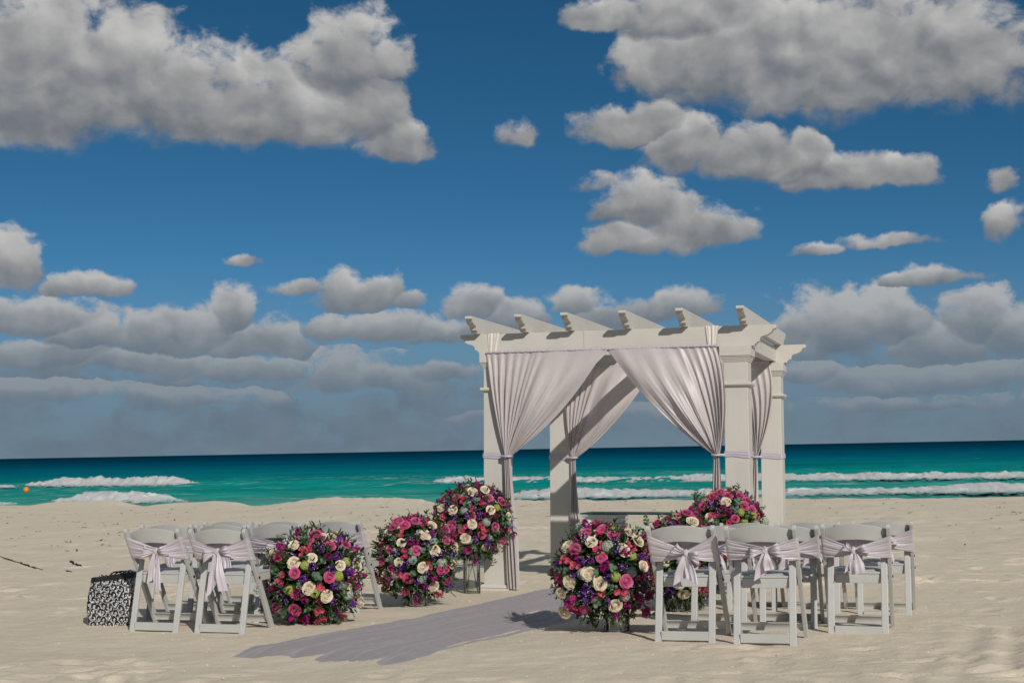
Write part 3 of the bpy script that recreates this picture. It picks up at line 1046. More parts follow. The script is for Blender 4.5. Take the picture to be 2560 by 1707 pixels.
# ------------------------------------------------------------------ aisle runner
RA = [on_ground(548, 1641), on_ground(640, 1620), on_ground(800, 1587), on_ground(1000, 1548), on_ground(1200, 1510), on_ground(1400, 1466)]
far_l, far_r = Vector((0.50, 14.35, 0)), Vector((1.62, 14.0, 0))
RB = [on_ground(985, 1668), on_ground(1178, 1612), on_ground(1314, 1578), on_ground(1440, 1545)]
edge_l = RA + [far_l]
edge_r = RB + [far_r]


def along(pts, t):
    L = [0.0]
    for i in range(len(pts) - 1): L.append(L[-1] + (pts[i + 1].xy - pts[i].xy).length)
    s = t * L[-1]
    for i in range(len(pts) - 1):
        if s <= L[i + 1] or i == len(pts) - 2:
            f = (s - L[i]) / (L[i + 1] - L[i])
            return pts[i].xy.lerp(pts[i + 1].xy, f)


def runner_fn(u, v):           # u across, v from the near end to the pergola
    p = along(edge_l, v).lerp(along(edge_r, v), u)
    cross = u * 1.35
    h = 0.012 + 0.010 * math.sin(cross * 27 + 2.6 * math.sin(v * 5)) * (0.4 + abs(math.sin(v * 7 + cross * 2))) + 0.004 * math.sin(cross * 71 + 3 * math.sin(v * 4 + 1))
    h += 0.034 * float(fbm(cross * 6, v * 3.5, 4)) + 0.010 * abs(float(fbm(cross * 13, v * 6.0 + 3, 3)))
    h += 0.012 * max(0, 1 - v * 7) * float(fbm(cross * 4, v * 12, 2)) * 2
    h -= 0.032 * max(0.0, 1 - v / 0.06) * (0.9 + 0.4 * float(fbm(cross * 5 + 4, 2.0, 3)))
    h *= min(1.0, v / 0.05)
    h -= 0.012 * max(0.0, 1 - v / 0.035)
    eg = min(u, 1 - u)
    k = min(1.0, eg * 16)
    return (p.x, p.y, gz(p.x, p.y) - 0.004 * (1 - k) + (0.006 + h) * k)


run = ob("aisle_runner", MB().grid(runner_fn, 100, 230).mesh("aisle_runner", 'runner', smooth=True, tidy=False))
tag(run, "wrinkled grey mauve cloth runner laid over the sand aisle", "aisle runner")


# ------------------------------------------------------------------ folding chairs
CH = 0.775


def py_(z):                    # depth of the sloping back post at height z
    return -0.22 + 0.47 * (CH - z) / CH


def chair_parts():
    P = []
    for s in (-1, 1):
        x = s * 0.2155
        mb = MB()
        n = 9
        # rounded head
        prof = [(-0.024, 0), (0.024, 0)]
        d = Vector((0, -0.47, CH)).normalized()
        nrm = Vector((0, CH, 0.47)).normalized()
        p0 = Vector((x, py_(-0.02), -0.02))
        p1 = Vector((x, py_(CH - 0.022), CH - 0.022))
        out = [p0 - nrm * 0.023, p0 + nrm * 0.023] + [p1 + nrm * 0.023 * math.cos(q) + d * 0.022 * math.sin(q) for q in [math.pi * i / 8 for i in range(9)]]
        lo = [q - Vector((0.0135, 0, 0)) for q in out]
        hi = [q + Vector((0.0135, 0, 0)) for q in out]
        m_ = len(out)
        mb.add(lo + hi, [tuple(range(m_))[::-1], tuple(range(m_, 2 * m_))] + [(i, (i + 1) % m_, m_ + (i + 1) % m_, m_ + i) for i in range(m_)])
        P.append(("back_post", mb.mesh("back_post", 'resin', 0.004)))
        # rear leg, hinged on the post
        mb = MB()
        mb.bar((s * 0.178, -0.185, -0.02), (s * 0.178, -0.052, 0.535), 0.045, 0.022)
        P.append(("rear_leg", mb.mesh("rear_leg", 'resin', 0.005)))
    mb = MB()
    mb.bar((-0.1545, -0.176, 0.052), (0.1545, -0.176, 0.052), 0.1, 0.055)
    mb = MB().box((-0.1555, -0.187, 0.026), (0.1555, -0.165, 0.084))
    P.append(("rear_stretcher", mb.mesh("rear_stretcher", 'resin', 0.004)))
    yb = py_(0.085)

    def fs(u, v):
        z = 0.058 + 0.052 * v
        bow = 0.010 * math.sin(math.pi * v)
        return ((u - 0.5) * 0.404, py_(z) - 0.012 + bow, z)
    mb = MB().grid(fs, 6, 7)
    mb.grid(lambda u, v: ((u - 0.5) * 0.404, py_(0.058 + 0.052 * v) + 0.012, 0.058 + 0.052 * v), 6, 7)
    mb.box((-0.202, py_(0.11) - 0.012, 0.108), (0.202, py_(0.11) + 0.012, 0.112))
    mb.box((-0.202, py_(0.058) - 0.012, 0.056), (0.202, py_(0.058) + 0.012, 0.060))
    P.append(("front_stretcher", mb.mesh("front_stretcher", 'resin', 0.0, tidy=False)))
    # curved crest board
    def crest(side):
        def f(u, v):
            x = (u - 0.5) * 0.404
            k = 1 - (2 * u - 1) ** 2
            zb, zt = 0.640 + 0.026 * k, 0.738 + 0.036 * k
            z = zb + (zt - zb) * v
            return (x, py_((zb + zt) / 2) - 0.004 + 0.018 * (1 - k) + side * 0.011 - 0.30 * (z - 0.70), z)
        return f
    nu, nv = 22, 5
    A = [crest(-1)(i / (nu - 1), j / (nv - 1)) for j in range(nv) for i in range(nu)]
    B = [crest(1)(i / (nu - 1), j / (nv - 1)) for j in range(nv) for i in range(nu)]
    F = []
    o = nu * nv
    for j in range(nv - 1):
        for i in range(nu - 1):
            q = (j * nu + i, j * nu + i + 1, (j + 1) * nu + i + 1, (j + 1) * nu + i)
            F.append(q)
            F.append(tuple(o + k for k in q[::-1]))
    bd = [i for i in range(nu)] + [j * nu + nu - 1 for j in range(1, nv)] + [(nv - 1) * nu + i for i in range(nu - 2, -1, -1)] + [j * nu for j in range(nv - 2, 0, -1)]
    for i in range(len(bd)):
        a, b = bd[i], bd[(i + 1) % len(bd)]
        F.append((a, o + a, o + b, b))
    P.append(("crest_board", MB().add(A + B, F).mesh("crest_board", 'resin', 0.004)))
    # seat
    mb = MB()
    mb.box((-0.1535, -0.072, 0.362), (0.1535, -0.050, 0.424))
    mb.box((-0.1535, 0.245, 0.372), (0.1535, 0.267, 0.424))
    for s in (-1, 1):
        mb.box((s * 0.176 - 0.022, -0.060, 0.372), (s * 0.176 + 0.022, 0.260, 0.424))
    P.append(("seat_frame", mb.mesh("seat_frame", 'resin', 0.004)))
    mb = MB()
    mb.box((-0.153, -0.076, 0.4255), (0.153, -0.040, 0.441))
    mb.box((-0.192, -0.0395, 0.4255), (0.192, 0.272, 0.441))
    P.append(("seat_rim", mb.mesh("seat_rim", 'resin', 0.005)))
    def pad(u, v):
        e = max(0.0, 1 - (2 * u - 1) ** 8) * max(0.0, 1 - (2 * v - 1) ** 8)
        return ((u - 0.5) * 0.35, -0.035 + 0.29 * v, 0.438 + 0.016 * e)
    P.append(("seat_pad", MB().grid(pad, 15, 15).mesh("seat_pad", 'pad', smooth=True, tidy=False)))
    for s in (-1, 1):
        P.append(("hinge_pin", MB().tube([(s * 0.196, py_(0.41), 0.405), (s * 0.2365, py_(0.41), 0.405)], 0.009, 10).mesh("hinge_pin", 'black')))
        P.append(("hinge_pin", MB().tube([(s * 0.196, py_(0.50), 0.50), (s * 0.2355, py_(0.50), 0.50)], 0.008, 10).mesh("hinge_pin", 'black')))
    return P


CP = chair_parts()


def sash_parts(seed, short=True):
    rnd = random.Random(seed)
    P = []
    kx, kz = rnd.uniform(-0.02, 0.03), rnd.uniform(0.585, 0.61)
    zlo0, zhi0 = 0.538 + rnd.uniform(-0.01, 0.01), 0.705 + rnd.uniform(-0.012, 0.01)
    ky = py_(kz) - 0.060
    plain = rnd.random() < 0.3
    for s in (-1, 1):
        ph = [rnd.uniform(0, 6.28) for _ in range(4)]
        cols = [(0.196, 0.031), (0.222, 0.030), (0.2315, 0.024), (0.2325, 0.0), (0.2315, -0.024), (0.222, -0.030)]
        N = 24

        def fn(u, v):
            q = u * (len(cols) - 1 + N)
            if q <= len(cols) - 1:
                i = min(int(q), len(cols) - 2)
                f = q - i
                x = cols[i][0] + (cols[i + 1][0] - cols[i][0]) * f
                yo = cols[i][1] + (cols[i + 1][1] - cols[i][1]) * f
                t = 0.0
                x = s * x
            else:
                t = (q - len(cols) + 1) / N
                x = s * 0.222 * (1 - t) + (kx + s * 0.012) * t
                yo = -0.030
            ez = t ** 0.9
            zl = zlo0 + (kz - 0.022 - zlo0) * ez
            zh = zhi0 + (kz + 0.024 - zhi0) * ez
            vv = v
            z = zl + (zh - zl) * vv - 0.010 * math.sin(math.pi * t) * (1 - vv)
            ypost = py_(z) + yo
            y = ypost * (1 - t) + ky * t
            fold = math.sin(vv * 2 * math.pi * 2.6 + ph[0] + 0.9 * t) + 0.6 * math.sin(vv * 2 * math.pi * 5.3 + ph[1] - t)
            amp = (0.002 if plain else 0.0035) + (0.006 if plain else 0.011) * math.sin(math.pi * min(1, t)) ** 0.7 if t > 0 else 0.0015
            y -= (1 - abs(fold) * 0.62) * amp * 1.25
            return (x + (0.0015 * fold * s if t == 0 else 0), y, z)
        P.append(("wrap", MB().grid(fn, 44, 26).mesh("sash_wrap", 'sash', smooth=True, tidy=False)))
    ph = rnd.uniform(0, 6)

    def fb(u, v):
        z = zlo0 + 0.012 + (zhi0 - 0.018 - zlo0) * v
        fold = math.sin(v * 15 + ph + u * 2)
        return (-0.197 + 0.394 * u, py_(z) + 0.031 + 0.003 * fold + 0.008 * math.sin(math.pi * u), z)
    P.append(("front_band", MB().grid(fb, 18, 12).mesh("sash_front", 'sash', smooth=True, tidy=False)))
    # knot
    def blob(c, r, seed2, k=0.22, n=18, m=12, ax=(1, 1, 1)):
        rr = random.Random(seed2)
        f = [(rr.uniform(2, 5), rr.uniform(0, 6.3), rr.uniform(2, 5), rr.uniform(0, 6.3)) for _ in range(3)]

        def g(u, v):
            th, p = u * 2 * math.pi, v * math.pi
            q = 1 + k * sum(math.sin(a * th + b) * math.sin(c2 * p + d) for a, b, c2, d in [(round(w[0]), w[1], w[2], w[3]) for w in f]) / 2
            return (c[0] + r * ax[0] * q * math.sin(p) * math.cos(th), c[1] + r * ax[1] * q * math.sin(p) * math.sin(th), c[2] + r * ax[2] * q * math.cos(p))
        return MB().grid(g, n, m, closed_u=True)
    P.append(("knot", blob((kx, ky - 0.008, kz), 0.027, seed, 0.25, ax=(0.85, 0.8, 1.0)).mesh("sash_knot", 'sash', smooth=True, tidy=False)))
    # two loops of the bow: ribbon that runs out and folds back
    for s in (-1, 1):
        L = rnd.uniform(0.070, 0.100)
        el_ = rnd.uniform(-0.35, 0.70)
        open_ = rnd.uniform(0.026, 0.042)
        tw = rnd.uniform(-0.9, 0.9)
        wmax = rnd.uniform(0.060, 0.088)
        ph2 = rnd.uniform(0, 6)

        def lp(u, v):
            e = math.sin(math.pi * v)
            ax_ = L * e ** 0.85 * (1.0 - 0.10 * abs(2 * v - 1))
            dep = open_ * math.sin(2 * math.pi * v) * (1.0 if v < 0.5 else 1.15)
            w = (u - 0.5) * (0.016 + wmax * e ** 0.9)
            an = tw * (v - 0.5) * 1.6 + 0.35 * s
            cr = 0.0055 * math.sin(u * 19 + ph2 + 2 * v) * (0.4 + e) + 0.004 * math.sin(u * 33 + ph2 * 2)
            wy, wz = w * math.sin(an), w * math.cos(an)
            x = ax_ * math.cos(el_) - wz * math.sin(el_)
            z = ax_ * math.sin(el_) + wz * math.cos(el_) - 0.016 * e
            return (kx + s * (0.008 + x) + cr * 0.4, ky - 0.016 - dep - wy - cr - 0.012 * e, kz + z)
        P.append(("bow_loop", MB().grid(lp, 22, 26).mesh("bow_loop", 'sash', smooth=True, tidy=False)))
    # two hanging ends
    for s in (-1, 1):
        L = rnd.uniform(0.10, 0.17) if short else rnd.uniform(0.19, 0.27)
        wd = rnd.uniform(0.055, 0.105)
        sl = s * rnd.uniform(0.05, 0.25)
        ph3 = rnd.uniform(0, 6)
        cut = rnd.uniform(-0.06, 0.06)

        def tl(u, v):
            w = wd * (0.28 + 0.72 * min(1, v * 1.7))
            l = v * (L + cut * (u - 0.5) * 2)
            x = kx + s * 0.010 + sl * l + (u - 0.5) * w
            yy = ky - 0.018 - 0.020 * math.sin(min(1, v * 1.6) * math.pi * 0.5) + (0.012 * math.sin(u * 5.5 + ph3 + v) + 0.006 * math.sin(u * 12 + ph3)) * (0.5 + 0.5 * v) + 0.010 * math.sin(5 * v + ph3)
            return (x, yy - s * 0.004, kz - 0.012 - l)
        P.append(("hanging_end", MB().grid(tl, 20, 22).mesh("sash_end", 'sash', smooth=True, tidy=False)))
    return P


SP = [sash_parts(20 + i, i > 1) for i in range(9)]
BAG = "on the bag's side"
OTH = "opposite the bag"
CHAIRS = [  # photograph x of the middle of the rear feet, distance, turn, row and place
    (382, 10.60, 0.30, "outer chair of the two-chair row", BAG),
    (546, 10.45, 0.30, "aisle chair of the two-chair row", BAG),
    (418, 11.42, 0.29, "outer end of the middle row", BAG),
    (556, 11.27, 0.30, "centre of the middle row", BAG),
    (692, 11.12, 0.27, "aisle end of the middle row", BAG),
    (577, 12.15, 0.29, "outer end of the row nearest the pergola", BAG),
    (711, 12.02, 0.28, "centre of the row nearest the pergola", BAG),
    (843, 11.90, 0.27, "aisle end of the row nearest the pergola", BAG),
    (1713, 9.42, 0.30, "aisle chair of the two-chair row", OTH),
    (1912, 9.18, 0.29, "outer chair of the two-chair row", OTH),
    (2146, 9.75, 0.27, "outer end of the middle row", OTH),
    (1970, 10.12, 0.28, "centre of the middle row", OTH),
    (1795, 10.25, 0.30, "aisle end of the middle row", OTH),
    (2213, 10.95, 0.27, "outer end of the row nearest the pergola", OTH),
    (2037, 11.15, 0.28, "centre of the row nearest the pergola", OTH),
    (1880, 11.45, 0.29, "aisle end of the row nearest the pergola", OTH),
]
chair_proto = None
sash_protos = {}
crnd = random.Random(5)
for i, (px, d, yaw, plc, side) in enumerate(CHAIRS):
    g = ray(px, 1560)
    p = Vector((g.x / g.y * d, d))
    fw = Vector((math.sin(yaw), math.cos(yaw)))
    p = p + fw * 0.185                                    # from the rear feet to the middle of the chair
    z = max(gz(p.x, p.y), 0.5 * (gz(*(p - fw * 0.18)) + gz(*(p + fw * 0.24)))) - 0.012
    if side is OTH and d > 9.5: z -= 0.02 + 0.022 * (d - 9.5)
    lab = "white folding chair, %s, %s" % (plc, side)
    slab = "lilac bow at the %s, %s" % (plc, side)
    rot = (crnd.uniform(-0.008, 0.008), crnd.uniform(-0.010, 0.010), -yaw + crnd.uniform(-0.03, 0.03))
    if chair_proto is None:
        c = thing("folding_chair", lab, "chair", "white folding chairs in rows")
        for nm, me in CP: ob(nm, me, c)
        chair_proto = c
    else:
        c = copy_tree(chair_proto)
    c['label'] = lab
    c.location = (p.x, p.y, z)
    c.rotation_euler = rot
    k = [0, 1, 4, 2, 3, 5, 6, 7, 2, 3, 8, 6, 5, 4, 7, 2][i]
    if k not in sash_protos:
        s = thing("chair_sash", slab, "sash", "sashes tied round the chairs")
        for nm, me in SP[k]: ob(nm, me, s)
        sash_protos[k] = s
    else:
        s = copy_tree(sash_protos[k])
    s['label'] = slab
    s.location = (p.x, p.y, z)
    s.rotation_euler = rot


# ------------------------------------------------------------------ flowers
def petal(mb, ang0, tilt, r0, h, w, curl, mi=0, n=5, m=4, zoff=0.0, wave=0.0):
    """one cupped petal leaving the axis at radius r0, opening by tilt"""
    def fn(u, v):
        a = ang0 + (u - 0.5) * w * (0.45 + 0.75 * math.sin(math.pi * (0.15 + 0.75 * v)))
        rr = r0 + h * math.sin(tilt) * v ** 1.2 + curl * v ** 4 * h
        z = zoff + h * math.cos(tilt) * v - 0.55 * curl * h * v ** 5 - 0.10 * h * (2 * u - 1) ** 2 * v
        rr += wave * math.sin(3 * u * math.pi + ang0 * 3) * v
        return (rr * math.cos(a), rr * math.sin(a), z)
    mb.grid(fn, n, m, mi)


def rose(seed, openness=1.0):
    r = random.Random(seed)
    mb = MB()
    # tight centre inside cupped whorls with rolled rims
    mb.grid(lambda u, v: (0.0045 * (1 - 0.3 * v) * math.cos(u * 6.28), 0.0045 * (1 - 0.3 * v) * math.sin(u * 6.28), 0.020 + 0.027 * v), 8, 3, closed_u=True)
    mb.add([(0.0032 * math.cos(q * 0.785), 0.0032 * math.sin(q * 0.785), 0.0465) for q in range(8)], [tuple(range(8))])
    mb.grid(lambda u, v: ((0.003 + 0.026 * v) * math.cos(u * 6.2832), (0.003 + 0.026 * v) * math.sin(u * 6.2832), 0.0385 - 0.020 * v ** 2), 16, 5, closed_u=True)
    a = r.uniform(0, 6)
    for k, (cnt, r0, h, tl, w, cu) in enumerate(((3, 0.0072, 0.056, -0.02, 3.0, 0.0), (3, 0.0100, 0.055, 0.035, 2.9, 0.03), (4, 0.0125, 0.054, 0.10, 2.4, 0.05), (4, 0.0145, 0.053, 0.19, 2.3, 0.09),
                                               (5, 0.0160, 0.052, 0.29 * openness, 2.0, 0.15), (5, 0.0170, 0.050, 0.42 * openness, 1.95, 0.24), (5, 0.0165, 0.046, 0.62 * openness, 1.9, 0.34))):
        for j in range(cnt):
            petal(mb, a + 6.283 * j / cnt + r.uniform(-0.18, 0.18), tl + r.uniform(-0.05, 0.05), r0, h * r.uniform(0.93, 1.05), w, cu, 0, 7, 6, zoff=-0.009, wave=0.0014)
        a += 0.8
    return mb


def bud(seed):
    r = random.Random(seed)
    mb = MB()
    for k in range(6):
        x, y, zz = r.uniform(-0.030, 0.030), r.uniform(-0.030, 0.030), r.uniform(0.0, 0.022)
        s = r.uniform(0.7, 1.1)
        b = MB()
        for j in range(5): petal(b, j * 1.2566 + k, r.uniform(0.25, 0.75), 0.004, 0.024 * s, 1.5, 0.2, 0, 4, 3)
        mb.add([(v[0] + x, v[1] + y, v[2] + zz) for v in b.v], b.f, 0)
    return mb


def floret_ball(seed, cnt, rad, sz, petals=4, dots=0, squash=0.85):
    r = random.Random(seed)
    mb = MB()
    ga = math.pi * (3 - math.sqrt(5))
    for i in range(cnt):
        z = 1 - 1.35 * (i + 0.5) / cnt
        q = math.sqrt(max(0, 1 - z * z))
        n = Vector((q * math.cos(ga * i), q * math.sin(ga * i), z))
        c = Vector((n.x * rad, n.y * rad, n.z * rad * squash + rad * 0.35)) * r.uniform(0.90, 1.08)
        t = n.cross(Vector((0.3, 0.9, 0.1))).normalized()
        b = n.cross(t)
        a0 = r.uniform(0, 6.28)
        s = sz * r.uniform(0.8, 1.2)
        for k in range(petals):
            a = a0 + k * 6.283 / petals
            d = t * math.cos(a) + b * math.sin(a)
            e = -t * math.sin(a) + b * math.cos(a)
            mb.add([c, c + d * s * 0.6 + e * s * 0.42 + n * s * 0.28, c + d * s * 1.05 + n * s * r.uniform(0.0, 0.35), c + d * s * 0.6 - e * s * 0.42 + n * s * 0.28], [(0, 1, 2, 3)], 0)
        if i < dots:
            c2 = c + n * s * 0.5
            mb.add([c2 - t * 0.0028, c2 - b * 0.0028, c2 + t * 0.0028, c2 + b * 0.0028], [(0, 1, 2, 3)], 1)
    return mb


def spike(seed):               # short dense flower spike (stock)
    r = random.Random(seed)
    mb = MB()
    for i in range(30):
        h = r.random()
        a = r.uniform(0, 6.28)
        rad = 0.026 * (1 - 0.45 * h)
        n = Vector((math.cos(a), math.sin(a), 0.35 + 0.5 * h)).normalized()
        c = Vector((math.cos(a) * rad, math.sin(a) * rad, 0.004 + 0.065 * h))
        t = n.cross(Vector((0, 0, 1))).normalized()
        b = n.cross(t)
        s = r.uniform(0.010, 0.015)
        a0 = r.uniform(0, 6)
        for k in range(4):
            q = a0 + k * 1.571
            d = t * math.cos(q) + b * math.sin(q)
            e = -t * math.sin(q) + b * math.cos(q)
            mb.add([c, c + d * s * 0.7 + e * s * 0.55 + n * s * 0.2, c + d * s + n * s * r.uniform(-0.1, 0.5), c + d * s * 0.7 - e * s * 0.55 + n * s * 0.2], [(0, 1, 2, 3)], 0)
    for i in range(12):
        c = Vector((r.uniform(-0.03, 0.03), r.uniform(-0.03, 0.03), r.uniform(0.03, 0.075)))
        s = 0.0026
        mb.add([c + Vector((s, 0, 0)), c + Vector((0, s, 0)), c + Vector((-s, 0, s)), c + Vector((0, -s, s))], [(0, 1, 2, 3)], 1)
    return mb


def leaf_quad(mb, c, d, n, L, w, mi=0, fold=0.15):
    d = d.normalized()
    s = d.cross(n).normalized()
    n = s.cross(d)
    p = [c, c + d * L * 0.35 + s * w * 0.5 + n * w * fold, c + d * L * 0.75 + s * w * 0.40 + n * w * fold * 0.6, c + d * L,
         c + d * L * 0.75 - s * w * 0.40 + n * w * fold * 0.6, c + d * L * 0.35 - s * w * 0.5 + n * w * fold, c + d * L * 0.5 - n * w * 0.05]
    mb.add(p, [(0, 1, 6), (1, 2, 6), (2, 3, 6), (3, 4, 6), (4, 5, 6), (5, 0, 6)], mi)


def eucalyptus(seed, n=7, L=0.15, big=1.0):
    r = random.Random(seed)
    mb = MB()
    bend = Vector((r.uniform(-0.5, 0.5), r.uniform(-0.5, 0.5), 0))
    pts = [Vector((0, 0, -0.03)) + bend * (t * t * L) + Vector((0, 0, L * t)) for t in [i / 6 for i in range(7)]]
    mb.tube(pts, [0.0022] * 6 + [0.001], 5, 1, False)
    for i in range(n):
        t = 0.25 + 0.75 * i / n
        c = Vector((0, 0, -0.03)) + bend * (t * t * L) + Vector((0, 0, L * t))
        for s in (0, 1):
            a = i * 1.57 + s * math.pi + r.uniform(-0.4, 0.4)
            d = Vector((math.cos(a), math.sin(a), r.uniform(0.1, 0.7))).normalized()
            nn = Vector((-d.x * 0.5, -d.y * 0.5, 1)).normalized()
            sz = big * r.uniform(0.024, 0.038) * (1.15 - 0.55 * t)
            side = d.cross(nn).normalized()
            n2 = side.cross(d)
            ctr = c + d * sz * 0.62
            ring = [ctr + d * sz * 0.55 * math.cos(q) + side * sz * 0.50 * math.sin(q) + n2 * sz * 0.10 * math.cos(2 * q) for q in [6.283 * k / 10 for k in range(10)]]
            mb.add([ctr] + ring, [(0, 1 + k, 1 + (k + 1) % 10) for k in range(10)], 0)
    return mb


FM = {
    'cream_rose': [rose(i, 0.9 + 0.1 * i).mesh("cream_rose", ['cream'], smooth=True, tidy=False) for i in range(4)],
    'pink_rose': [rose(10 + i, 0.85 + 0.1 * i).mesh("pink_rose", ['pink'], smooth=True, tidy=False) for i in range(4)],
    'coral_buds': [bud(30 + i).mesh("coral_buds", ['coral'], smooth=True, tidy=False) for i in range(3)],
    'lime_hydrangea': [floret_ball(40 + i, 70, 0.034, 0.0095).mesh("lime_hydrangea", ['lime'], tidy=False) for i in range(2)],
    'pale_hydrangea': [floret_ball(50 + i, 80, 0.038, 0.0095).mesh("pale_hydrangea", ['pale'], tidy=False) for i in range(2)],
    'purple_stock': [spike(60 + i).mesh("purple_stock", ['purple', 'white'], tidy=False) for i in range(4)],
    'magenta_stock': [spike(70 + i).mesh("magenta_stock", ['magenta', 'pink'], tidy=False) for i in range(4)],
    'eucalyptus_sprig': [eucalyptus(80 + i, 4 + i % 3, 0.10 + 0.02 * (i % 3), 1.25 if i < 2 else 0.8).mesh("eucalyptus_sprig", ['euc', 'stem'], tidy=False) for i in range(6)],
    'leaf_sprig': [eucalyptus(95 + i, 7, 0.13, 0.55).mesh("leaf_sprig", ['leaf', 'stem'], tidy=False) for i in range(3)],
}


def foliage_mesh(seed):
    r = random.Random(seed)
    mb = MB()
    for i in range(2600):
        n = Vector((r.gauss(0, 1), r.gauss(0, 1), r.gauss(0, 1))).normalized()
        rad = r.uniform(0.62, 0.97) if r.random() < 0.85 else r.uniform(0.97, 1.08)
        d = (n + Vector((r.gauss(0, 1), r.gauss(0, 1), r.gauss(0, 1))) * 0.75).normalized()
        leaf_quad(mb, n * rad * 0.4 - d * 0.02, d, n, r.uniform(0.035, 0.075), r.uniform(0.012, 0.026))
    return mb.mesh("foliage", ['leaf'], tidy=False)


FOL = [foliage_mesh(200 + i) for i in range(2)]
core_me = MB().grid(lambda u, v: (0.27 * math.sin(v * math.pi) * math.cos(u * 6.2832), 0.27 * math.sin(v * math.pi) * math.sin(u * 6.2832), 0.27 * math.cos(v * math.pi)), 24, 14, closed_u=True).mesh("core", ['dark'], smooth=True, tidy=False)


def crop(ox, oy, s, pts):
    return [(ox + x / s, oy + y / s) for x, y in pts]


